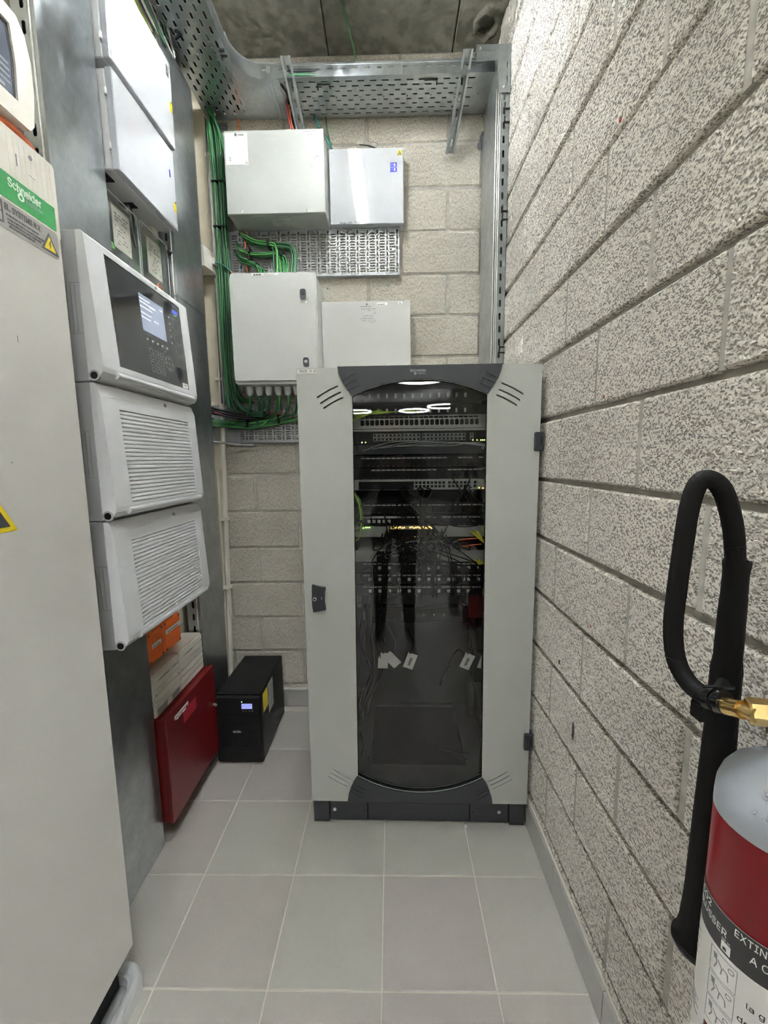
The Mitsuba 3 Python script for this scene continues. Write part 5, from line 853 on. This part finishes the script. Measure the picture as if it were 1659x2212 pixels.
# orange boxes, white relay boxes and the red cabinet between the trays
for k, (y0, y1, z0) in enumerate(((1.326, 1.426, 0.668), (1.430, 1.548, 0.668))):
    t = thing('junction_box', ('small orange junction box, the nearer of two on the white relay boxes', 'small orange junction box, the farther of two on the white relay boxes')[k], 'junction box'); z1 = 0.786; x = -0.840
    part(t, 'body', bx(-0.912, x - 0.016, y0 + 0.002, y1 - 0.002, z0 + 0.002, z1 - 0.002, 0.005), 'mat_orange'); part(t, 'lid', bx(x - 0.0155, x, y0, y1, z0, z1, 0.006), 'mat_orange')
    for y in (y0 + 0.010, y1 - 0.010):
        for z in (z0 + 0.010, z1 - 0.010): part(t, 'screw', cyl((x - 0.001, y, z), (x + 0.0005, y, z), 0.0042, 10), 'mat_ink')
    q = part(t, 'label_plate', bx(x, x + 0.0008, y0 + (0.024 if k == 0 else 0.010), y1 - (0.018 if k == 0 else 0.006), 0.735 if k else 0.722, 0.752 if k else 0.738), 'mat_paper'); part(q, 'print', bars((x + 0.0008, y0 + 0.032 if k == 0 else y0 + 0.022, 0.741 if k else 0.727), LU, V, 0.046 if k == 0 else 0.078, 1, 0.005, 0.006, fill=1, seed=50 + k), 'mat_ink_grey')
    part(t, 'knockout', cyl((-0.875, (y0 + y1) / 2, z1 - 0.003), (-0.875, (y0 + y1) / 2, z1), 0.022, 24), 'mat_orange')
for k, (y0, y1) in enumerate(((1.312, 1.484), (1.488, 1.676))):
    t = thing('relay_box', ('white ribbed relay box on the red cabinet, nearer one', 'white ribbed relay box on the red cabinet, farther one')[k], 'relay box'); x = -0.822; z0, z1 = 0.4845, 0.640 if k == 0 else 0.644
    part(t, 'body', bx(-0.905, x - 0.004, y0, y1, z0, z1, 0.003), 'mat_cream')
    for j in range(6): part(t, 'rib', bx(x - 0.004, x, y0 + 0.001, y1 - 0.001, z0 + 0.002 + j * 0.0255, z0 + 0.0255 + j * 0.0255, 0.0018), 'mat_cream')
    part(t, 'slot', bx(x, x + 0.0004, y0 + 0.03, y0 + 0.10, z1 - 0.030, z1 - 0.028), 'mat_ink')
    if k == 0: part(t, 'slot', bx(x, x + 0.0004, y0 + 0.125, y1 - 0.005, z1 - 0.030, z1 - 0.028), 'mat_ink')
    for y in ((y0 + 0.008, y1 - 0.01) if k == 0 else (y0 + 0.014, y1 - 0.012)): part(t, 'screw', cyl((x - 0.001, y, z0 + 0.083), (x + 0.0006, y, z0 + 0.083), 0.004, 10), 'mat_ink_grey' if k == 0 else 'mat_zinc')
    for ya, yb in (((y0 + 0.012, y0 + 0.075), (y0 + 0.105, y0 + 0.160)) if k == 0 else ()):
        q = part(t, 'type_label', bx(x, x + 0.0005, ya, yb, z0 + 0.004, z0 + 0.030), 'mat_strip'); part(q, 'print', bars((x + 0.0005, ya + 0.004, z0 + 0.024), LU, V, yb - ya - 0.008, 4, 0.003, 0.006, seed=53), 'mat_ink_grey')
t = thing('fire_cabinet', 'dark red metal cabinet low on the left wall beside the battery unit', 'cabinet'); x = -0.790; y0, y1, z0, z1 = 1.310, 1.700, 0.082, 0.4835
part(t, 'body', bx(-0.912, x - 0.016, y0 + 0.002, y1 - 0.010, z0 + 0.002, z1 - 0.002, 0.002), 'mat_red'); d = part(t, 'door', bx(x - 0.015, x, y0, y1, z0, z1, 0.002), 'mat_red')
q = part(d, 'label_plate', fx(rect(1.365, 1.465, 0.445, 0.4585).union(rect(1.378, 1.445, 0.4375, 0.448)), x, x + 0.0008), 'mat_paper'); part(q, 'print', bars((x + 0.0008, 1.376, 0.4485), LU, V, 0.08, 1, 0.005, 0.006, fill=1, seed=55), 'mat_ink_grey'); part(q, 'print', bars((x + 0.0008, 1.388, 0.440), LU, V, 0.05, 1, 0.0045, 0.006, fill=1, seed=56), 'mat_ink_grey')
part(d, 'shadow_label', fx(rect(1.425, 1.525, 0.392, 0.440), x, x + 0.0005), 'mat_red_cable', label='faint reddish sticker')
part(d, 'key', cat(cyl((x, 1.672, 0.313), (x + 0.006, 1.672, 0.313), 0.0055, 14), bx(x + 0.006, x + 0.016, 1.6705, 1.6735, 0.304, 0.317, 0.001)), 'mat_zinc', label='small metal key')
for k in range(6): part(t, 'rivet', cyl((-0.829, y0 + 0.0025, 0.115 + 0.012 * k), (-0.829, y0 + 0.0005, 0.115 + 0.012 * k), 0.0022, 8), 'mat_red_soft')
# battery unit on the floor
t = thing('battery_unit', 'black floor-standing battery unit with a small lit screen in the back left corner', 'battery unit'); x0, x1, y0, y1, zt = -0.800, -0.592, 1.702, 2.085, 0.334
part(t, 'case', bx(x0 + 0.003, x1 - 0.003, y0 + 0.022, y1, 0.006, zt, 0.004), 'mat_equip_dark'); f_ = part(t, 'front_panel', bx(x0, x1, y0, y0 + 0.021, 0.006, zt - 0.004, 0.008), 'mat_black')
q = part(f_, 'screen', bx(-0.678, -0.630, y0 - 0.001, y0, 0.272, 0.297), 'mat_screen', emitter=glow(0.30, 0.33, 0.85, 1.0), label='lit blue screen'); part(f_, 'led', cyl((-0.676, y0 - 0.001, 0.305), (-0.676, y0, 0.305), 0.0022, 8), 'mat_white', emitter=glow(0.3, 1, 0.5, 4))
grl = rect(x0 + 0.012, x1 - 0.010, 0.085, 0.235).difference(unary_union([disc(xx + (0.0035 if r_ % 2 else 0), zz, 0.0024, 2) for r_, zz in enumerate(np.arange(0.091, 0.232, 0.0065)) for xx in np.arange(x0 + 0.018, x1 - 0.018, 0.007)]))
part(f_, 'grille', pxz(grl, y0 - 0.0022, y0 - 0.0002), 'mat_rack_dark'); part(f_, 'button', cat([cyl((-0.672 + .014 * j, y0 - 0.001, 0.262), (-0.672 + .014 * j, y0, 0.262), 0.0022, 8) for j in range(4)]), 'mat_ink_grey')
part(f_, 'lettering', txt('EATON', 0.0095, (-0.722, y0 - 0.0022, 0.158), U, V, bold=True, w=0.034), 'mat_strip')
part(t, 'yellow_sticker', bx(x1 - 0.003, x1 - 0.0022, 1.745, 1.815, 0.225, 0.315), 'mat_yellow', label='yellow warning sticker'); q = part(t, 'white_sticker', bx(x1 - 0.003, x1 - 0.0022, 1.825, 1.900, 0.175, 0.318), 'mat_strip'); part(q, 'print', bars((x1 - 0.0022, 1.83, 0.305), LU, V, 0.065, 9, 0.006, 0.014, seed=60), 'mat_ink_grey')
for xx in (x0 + 0.03, x1 - 0.03):
    for yy in (y0 + 0.04, y1 - 0.04): part(t, 'foot', cyl((xx, yy, 0.0), (xx, yy, 0.007), 0.012, 12), 'mat_rubber')
wire([(-0.585, 2.125, 0.165), (-0.56, 2.135, 0.14), (-0.535, 2.135, 0.122), (-0.51, 2.135, 0.115)], 0.0014, 'mat_ivory', 'thin pale wire loose on the back wall beside the battery unit')
# papers on top of the rack
t = thing('paper_bundle', 'bundle of white papers leaning behind the server rack against the right tray', 'papers')
for k in range(6):
    m = bx(-0.002, -0.0012, 0, 0.16, 0, 0.21); m.apply_transform(trimesh.transformations.rotation_matrix(0.20 + 0.03 * k, [0, 1, 0])); m.apply_transform(trimesh.transformations.rotation_matrix(0.05 * k, [0, 0, 1])); m.apply_translation([0.390 - 0.006 * k, 1.86, RH + 0.002 - 0.11]); 
    part(t, 'sheet', m, 'mat_paper' if k % 2 else 'mat_box_grey')
solo('crumb', sculpt(trimesh.creation.icosphere(subdivisions=2, radius=0.0055), 0.005, 200, 3).apply_translation([0.268, 1.385, 0.0045]), 'mat_paper', 'small white crumb on the floor in front of the rack plinth', 'crumb')

# ---------------------------------------------------------------- fire extinguisher on the right wall
EX, EY, ER = 0.438, 0.428, 0.0585
t = thing('fire_extinguisher', 'red fire extinguisher with a grey shoulder and a printed label on the right wall', 'fire extinguisher')
zd, zl, zl2, zb = 0.955, 0.846, 0.798, 0.38
part(t, 'shoulder', lathe([(0.0155, 1.062), (0.017, 1.040), (0.020, 1.032), (0.032, 1.026), (0.044, 1.015), (0.053, 1.000), (0.0575, 0.984), (ER, 0.970), (ER, zd), (ER - 0.001, zd - 0.0005)], EX, EY, 72), 'mat_grey_paint', smooth=50, label='pale grey shoulder')
part(t, 'cylinder', lathe([(ER - 0.0002, zd), (ER - 0.0002, zb + 0.03), (ER - 0.008, zb + 0.008), (ER - 0.02, zb), (0, zb)], EX, EY, 72), 'mat_red_ext', smooth=50)
AZC = math.atan2(-EX, -EY)                              # direction from the cylinder back to the middle of the room side
def onlabel(m, a0, r=ER + 0.0006):
    """(u along the surface, v up, w out) wrapped around the cylinder; u grows to the right as seen from outside."""
    v = m.vertices; a = a0 + v[:, 0] / r; rr = r + v[:, 2]; return trimesh.Trimesh(np.c_[EX + rr * np.cos(a), EY + rr * np.sin(a), v[:, 1]], m.faces, process=False)
def band(z0, z1, a0, a1, r, mat, name, n=64, **kw):
    th = np.linspace(a0, a1, n); p = np.c_[EX + r * np.cos(th), EY + r * np.sin(th)]; v = np.vstack([np.c_[p, np.full(n, z0)], np.c_[p, np.full(n, z1)]]); i = np.arange(n - 1)
    return part(t, name, trimesh.Trimesh(v, np.vstack([np.c_[i, i + 1, i + n + 1], np.c_[i, i + n + 1, i + n]]), process=False), mat, smooth=True, **kw)
A0, A1 = math.radians(120), math.radians(375)
band(zl2, zl, A0, A1, ER + 0.0006, 'mat_ink', 'label_band', label='black label band'); band(0.52, zl2, A0, A1, ER + 0.0006, 'mat_paper', 'label', label='white instruction label')
band(zl, zl + 0.0012, A0, A1, ER + 0.0007, 'mat_strip', 'label_edge')
def arc(u): return math.radians(u)
def sub(m): m = trimesh.Trimesh(*trimesh.remesh.subdivide_to_size(m.vertices, m.faces, 0.006), process=False); return m
def ltxt(s, h, deg, z, mat='mat_paper', w=None, bold=False):
    m = text_mesh(s, h, 0.0003, bold); v = m.vertices
    if w: v[:, 0] *= w / v[:, 0].max()
    m.vertices = v + [0, z, 0]; part(t, 'lettering', onlabel(sub(m), math.radians(deg)), mat)
SIL = math.degrees(math.atan2(EY, EX))                  # silhouette seen from the camera: the left edge lies a quarter turn from the viewing direction
VIEW = 180 + SIL                                        # angle on the cylinder that faces the camera
ltxt('CO2', 0.0085, VIEW - 76, 0.8335); ltxt('BLUSSER', 0.0090, VIEW - 77, 0.8195, w=0.048)
ltxt('EXTINCTEUR', 0.0090, VIEW - 24, 0.8335, w=0.060); ltxt('A CO2', 0.0090, VIEW - 9, 0.8165, w=0.030)
q = part(t, 'symbol_box', onlabel(sub(trimesh.Trimesh(ext(rect(0, 0.010, 0.8010, 0.8130), 0.0004).vertices, ext(rect(0, 0.010, 0.8010, 0.8130), 0.0004).faces)), math.radians(VIEW - 35)), 'mat_paper'); part(q, 'mark', onlabel(bars((0.002, 0.805, 0.0004), U, (0, 1, 0), 0.006, 1, 0.004, 0.005, 0.0003, 1, 62), math.radians(VIEW - 35)), 'mat_ink')
part(t, 'print', onlabel(bars((0, 0.8155, 0), U, (0, 1, 0), 0.010, 1, 0.0025, 0.004, 0.0003, 1, 61), math.radians(VIEW - 35)), 'mat_strip')
def pic(u0, z0, u1, z1): return rect(u0, u1, z0, z1).difference(rect(u0 + 0.0005, u1 - 0.0005, z0 + 0.0005, z1 - 0.0005))
for k in range(3):
    z1_ = 0.7925 - 0.034 * k; f = pic(0, z1_ - 0.0315, 0.030, z1_)
    ms = [ext(f, 0.0003)]; r = random.Random(70 + k)
    for j in range(3): ms.append(ext(sg.LineString([(0.004 + 0.006 * j, z1_ - 0.006 - 0.004 * j), (0.009 + 0.006 * j, z1_ - 0.017 + .003 * r.random()), (0.006 + 0.008 * j, z1_ - 0.024)]).buffer(0.0006), 0.0003))
    ms.append(ext(disc(0.024, z1_ - 0.008, 0.0032).difference(disc(0.024, z1_ - 0.008, 0.0024)), 0.0003)); ms.append(ext(rect(0.0045, 0.0085, z1_ - 0.012, z1_ - 0.005), 0.0003))
    part(t, 'pictogram', onlabel(sub(cat(ms)), math.radians(VIEW - 46)), 'mat_ink_grey', label='line drawing in a frame')
part(t, 'class_mark', onlabel(sub(ext(rect(0, 0.013, 0.668, 0.684), 0.0003)), math.radians(VIEW - 46)), 'mat_red', label='red square class mark'); ltxt('B', 0.013, VIEW - 30, 0.669, 'mat_ink')
for s, u, z in (('la g', -8, 0.758), ('des m', -14, 0.735), ('la', 3, 0.720)): ltxt(s, 0.0072, VIEW + u, z, 'mat_ink')
part(t, 'print', onlabel(bars((0, 0.775, 0), U, (0, 1, 0), 0.020, 4, 0.0022, 0.011, 0.0003, 1, 63), math.radians(VIEW - 88)), 'mat_ink_grey'); part(t, 'print', onlabel(bars((0, 0.690, 0), U, (0, 1, 0), 0.030, 5, 0.0018, 0.005, 0.0003, 1, 64), math.radians(VIEW - 86)), 'mat_ink_grey')
for s, h, r, dz, az in (('33/80', 0.0090, 0.050, 1.0065, VIEW - 18), ('7.5L', 0.0085, 0.0568, 0.988, VIEW - 22)):
    m = text_mesh(s, h, 0.0012); v = m.vertices; a = math.radians(az) + v[:, 0] / r; m.vertices = np.c_[EX + (r - 0.55 * v[:, 1] + v[:, 2] * 0.5) * np.cos(a), EY + (r - 0.55 * v[:, 1] + v[:, 2] * 0.5) * np.sin(a), dz + v[:, 1] * 0.75 + v[:, 2]]; part(t, 'embossed_lettering', m, 'mat_grey_paint')
vl = part(t, 'valve', cat(lathe([(0, 1.125), (0.014, 1.125), (0.016, 1.118), (0.016, 1.070), (0.019, 1.068), (0.019, 1.060), (0, 1.060)][::-1], EX, EY, 24)), 'mat_brass', smooth=40)
part(t, 'lever', cat(bx(EX - 0.011, EX + 0.011, EY - 0.13, EY + 0.01, 1.138, 1.146, 0.002), bx(EX - 0.011, EX + 0.011, EY - 0.12, EY + 0.01, 1.118, 1.125, 0.002)), 'mat_black'); part(t, 'pin', bx(EX - 0.003, EX + 0.003, EY - 0.01, EY, 1.124, 1.140), 'mat_zinc')
bk = part(t, 'wall_bracket', cat(bx(EX + ER - 0.002, WX(EY) - 0.001, EY - 0.02, EY + 0.02, 0.60, 0.64), bx(WX(EY) - 0.005, WX(EY) - 0.001, EY - 0.02, EY + 0.02, 0.5, 0.74)), 'mat_black')
# discharge horn, hose and clip
def at(az, d, z): a = math.radians(az); return (d * math.sin(a), d * math.cos(a), z)
HD = 0.690; HXc, HYc, _ = at(40.25, HD, 0)
prof = [(0.0118, 1.205), (0.0118, 1.236), (0.0142, 1.2365), (0.0152, 1.234), (0.0150, 1.229), (0.0139, 1.222), (0.0142, 1.19), (0.0150, 1.172), (0.0152, 1.15), (0.0157, 1.118), (0.0154, 1.105), (0.0175, 1.088), (0.0176, 1.04), (0.0182, 1.01), (0.0195, 0.95), (0.0215, 0.85), (0.0235, 0.74), (0.0265, 0.690), (0.0305, 0.668), (0.0330, 0.664), (0.0335, 0.659), (0.0320, 0.656), (0.029, 0.660), (0.024, 0.69), (0.020, 0.76)]
t2 = thing('discharge_horn', 'long black discharge horn hanging on the right wall behind the fire extinguisher', 'extinguisher horn')
part(t2, 'horn', lathe(prof[::-1], HXc, HYc, 48), 'mat_rubber', smooth=50); part(t2, 'lip', lathe([(0.0325, 0.6655), (0.0345, 0.663), (0.0345, 0.658), (0.0325, 0.6555)][::-1], HXc, HYc, 48), 'mat_black_gloss', smooth=40)
# hose: up out of the horn, over and down, then across to the valve
hpts = [at(40.2, 0.688, 1.19), at(40.1, 0.684, 1.235), at(39.6, 0.676, 1.283), at(38.6, 0.666, 1.325), at(37.4, 0.660, 1.3415), at(36.35, 0.656, 1.336), at(35.75, 0.652, 1.305), at(35.5, 0.648, 1.262), at(35.25, 0.642, 1.205), at(35.15, 0.636, 1.150), at(35.7, 0.628, 1.110), at(37.0, 0.618, 1.088), at(38.6, 0.606, 1.0815), at(39.9, 0.596, 1.0805)]
hs_ = solo('extinguisher_hose', tube(hpts, 0.0112, 18, 10), 'mat_rubber', 'thick black rubber hose looping from the horn to the brass fitting', 'hose', smooth=True)
sp = smooth_path(hpts, 10); 
for k in range(14, 118, 17):
    d = sp[k + 1] - sp[k - 1]; d /= np.linalg.norm(d); a = np.cross(d, [0, 1, 0]); a /= np.linalg.norm(a); b = np.cross(d, a); th = np.linspace(0, 2 * np.pi, 25)
    part(hs_, 'wrap_line', tube(sp[k] + 0.0112 * (np.cos(th)[:, None] * a + np.sin(th)[:, None] * b) + d * (np.sin(th)[:, None] * 0.004), 0.0005, 5, raw=True), 'mat_black')
P0, P1, P2, P3 = (np.array(q) for q in (at(39.7, 0.597, 1.0803), at(41.9, 0.578, 1.0915), at(43.0, 0.570, 1.0935), at(44.9, 0.590, 1.0945)))
tf = thing('hose_fitting', 'brass fitting joining the black hose to the extinguisher', 'fitting')
part(tf, 'ferrule', cat(tube([P0, (P0 + P1) / 2, P1], 0.0098, 24, raw=True)), 'mat_brass', smooth=40); part(tf, 'neck', tube([P1 - (P1 - P0) * .05, P1, P2], 0.0072, 18, raw=True), 'mat_brass', smooth=40)
d = (P3 - P1) / np.linalg.norm(P3 - P1); part(tf, 'hex_nut', tube([P1 + d * 0.004, P1 + d * 0.006, P1 + d * 0.026, P1 + d * 0.028], np.array([0.0125, 0.0142, 0.0142, 0.0125]), 6, raw=True), 'mat_brass')
part(tf, 'pipe', tube([P1 + d * 0.026, P3, (EX, EY, 1.0945)], 0.0065, 14, raw=True), 'mat_brass', smooth=40)
tc = thing('hose_clip', 'black plastic clip holding the hose against the horn', 'clip'); q0 = np.array(at(39.35, 0.602, 1.081)); 
def ringm(c, d, r, w, h): 
    d = d / np.linalg.norm(d); a = np.cross(d, [0, 0, 1]); a /= np.linalg.norm(a); b = np.cross(d, a); th = np.linspace(0, 2 * np.pi, 29); return cat([tube(c + d * s + r * (np.cos(th)[:, None] * a + np.sin(th)[:, None] * b), h, 6, raw=True) for s in np.linspace(-w, w, 4)])
dd = P1 - P0
du = dd / np.linalg.norm(dd)
for s0, w0, r0 in ((0.0, 0.0052, 0.0138), (0.0132, 0.0045, 0.0132)): part(tc, 'band', tube([q0 + du * (s0 - w0), q0 + du * (s0 - w0 * 0.9), q0 + du * (s0 + w0 * 0.9), q0 + du * (s0 + w0)], np.array([r0 - 0.001, r0, r0, r0 - 0.001]), 28, raw=True), 'mat_black_gloss', smooth=40)
hz = np.array([HXc, HYc, 1.075]); part(tc, 'arm', tube([q0 + [0, 0.012, -0.004], (q0 + hz) / 2 + [0, 0, -0.004], hz], 0.0075, 8, raw=True), 'mat_black'); part(tc, 'foot', bx(q0[0] - 0.012, q0[0] + 0.006, q0[1] + 0.002, q0[1] + 0.02, 1.050, 1.072, 0.002), 'mat_black')
part(tc, 'bridge', tube([q0 + [-0.010, 0.004, 0.0155], q0 + [0.002, 0, 0.0175], q0 + [0.020, -0.005, 0.0185]], 0.0018, 6, raw=True), 'mat_black_gloss'); part(tc, 'bridge', tube([q0 + [0.0, 0.0, 0.012], q0 + [0.006, -0.002, 0.0175]], 0.002, 6, raw=True), 'mat_black_gloss')

# ---------------------------------------------------------------- the person taking the photograph (seen as a reflection in the rack's glass)
def limb(*chain):
    """Hulls of spheres along a chain of (x, y, z, r)."""
    out = []
    for a, b in zip(chain[:-1], chain[1:]):
        out.append(mf.Manifold.batch_hull([mf.Manifold.sphere(q[3], 20).translate(list(q[:3])) for q in (a, b)]))
    return out
def figure(chains, edge=0.012, it=12):
    m = unman(mf.Manifold.batch_boolean([x for c in chains for x in limb(*c)], mf.OpType.Add).refine_to_length(edge)); m.merge_vertices(); trimesh.smoothing.filter_taubin(m, iterations=it); return m
PX_, PY_ = -0.04, -0.34
def up(z, y): return z * 0.985 if y < 0.2 else z
def sh(*c): return [(x + PX_, y + PY_, up(z, y), r) for x, y, z, r in c]
def both(*c): return [sh(*c), sh(*[(-x, y, z, r) for x, y, z, r in c])]
torso = [sh((0, 0, 0.96, .125), (0, 0, 1.14, .120), (0, 0.01, 1.30, .125), (0, 0.005, 1.42, .085), (0, 0.02, 1.49, .056)), sh((-0.07, 0, 0.95, .105), (0.07, 0, 0.95, .105)), sh((-0.075, 0, 1.30, .11), (0.075, 0, 1.30, .11)), sh((-0.165, 0, 1.405, .058), (0, 0.01, 1.43, .07), (0.165, 0, 1.405, .058))]
arms = both((0.175, 0, 1.40, .056), (0.235, 0.075, 1.15, .044), (0.105, 0.225, 1.285, .031))
legs = both((0.09, 0, 0.93, .095), (0.105, 0.01, 0.50, .060), (0.115, -0.02, 0.09, .042))
feet = both((0.115, -0.03, 0.045, .042), (0.125, 0.09, 0.032, .032), (0.130, 0.155, 0.026, .024))
head = [sh((0, 0.02, 1.46, .052), (0, 0.025, 1.53, .054)), sh((0, 0.030, 1.635, .088), (0, 0.050, 1.565, .062)), sh((0, 0.075, 1.535, .034), (0, 0.062, 1.56, .05)), sh((0, 0.125, 1.600, .010), (0, 0.112, 1.632, .008)), sh((-0.086, 0.025, 1.59, .012), (-0.088, 0.022, 1.62, .015)), sh((0.086, 0.025, 1.59, .012), (0.088, 0.022, 1.62, .015))]
palms = both((0.105, 0.225, 1.285, .027), (0.075, 0.262, 1.315, .026), (0.062, 0.275, 1.345, .024))
fing = []
for k, (dz, l) in enumerate(((0.052, .050), (0.030, .056), (0.008, .052), (-0.014, .042))): fing += both((0.064, 0.278, 1.335 + dz * 0.7, .010), (0.056, 0.312, 1.340 + dz, .0092), (0.056 - l * 0.55, 0.3235, 1.344 + dz, .0084))
fing += both((0.070, 0.262, 1.345, .012), (0.058, 0.276, 1.385, .0105), (0.026, 0.284, 1.400, .0095))
def slim(chains, k): return [[(x, y, z, r * k) for x, y, z, r in c] for c in chains]
pe = thing('person', 'person in a dark jacket and trousers holding up a phone, mirrored in the rack glass', 'person')
part(pe, 'body', figure(slim(torso + legs + arms, 0.88) + head + palms + fing + slim(feet, 0.85), 0.009, 10), 'mat_skin', smooth=True)
part(pe, 'jacket', figure(torso[:1] + torso[1:] + arms + [sh((0, -0.02, 0.90, .128), (0, 0, 1.05, .128)), sh((-0.09, 0, 0.90, .10), (0.09, 0, 0.90, .10))], 0.014), 'mat_jacket', smooth=True, label='dark jacket')
part(pe, 'trousers', figure(legs + [sh((-0.07, 0, 0.93, .10), (0.07, 0, 0.93, .10))], 0.016), 'mat_jacket', smooth=True, label='dark trousers')
for c in feet: part(pe, 'shoe', figure([c], 0.012, 6), 'mat_black', smooth=True)
hair = figure([sh((0, 0.020, 1.650, .091), (0, 0.005, 1.605, .086)), sh((0, -0.01, 1.57, .074), (0, 0.0, 1.60, .084)), sh((-0.05, 0.055, 1.685, .040), (0.05, 0.055, 1.685, .040))], 0.010, 6); part(pe, 'hair', hair, 'mat_hair', smooth=True)
for x in (-0.032, 0.032): part(pe, 'eye', trimesh.creation.icosphere(subdivisions=2, radius=0.0115).apply_translation([PX_ + x, PY_ + 0.107, up(1.628, 0)]), 'mat_paper', smooth=True); part(pe, 'eyebrow', tube([(PX_ + x - 0.016, PY_ + 0.115, up(1.647, 0)), (PX_ + x, PY_ + 0.119, up(1.652, 0)), (PX_ + x + 0.016, PY_ + 0.113, up(1.648, 0))], 0.004, 6), 'mat_hair', smooth=True)
part(pe, 'mouth', tube([(PX_ - 0.022, PY_ + 0.107, up(1.566, 0)), (PX_, PY_ + 0.114, up(1.565, 0)), (PX_ + 0.022, PY_ + 0.107, up(1.566, 0))], 0.0045, 6), 'mat_red_cable', smooth=True)
ph = thing('phone', 'dark phone held up by the person, mirrored in the rack glass', 'phone'); part(ph, 'case', bx(-0.059, 0.019, -0.036, -0.0275, 1.268, 1.428, 0.003), 'mat_black'); part(ph, 'camera_bump', bx(-0.016, 0.016, -0.0275, -0.0245, 1.385, 1.425, 0.0015), 'mat_black_gloss')
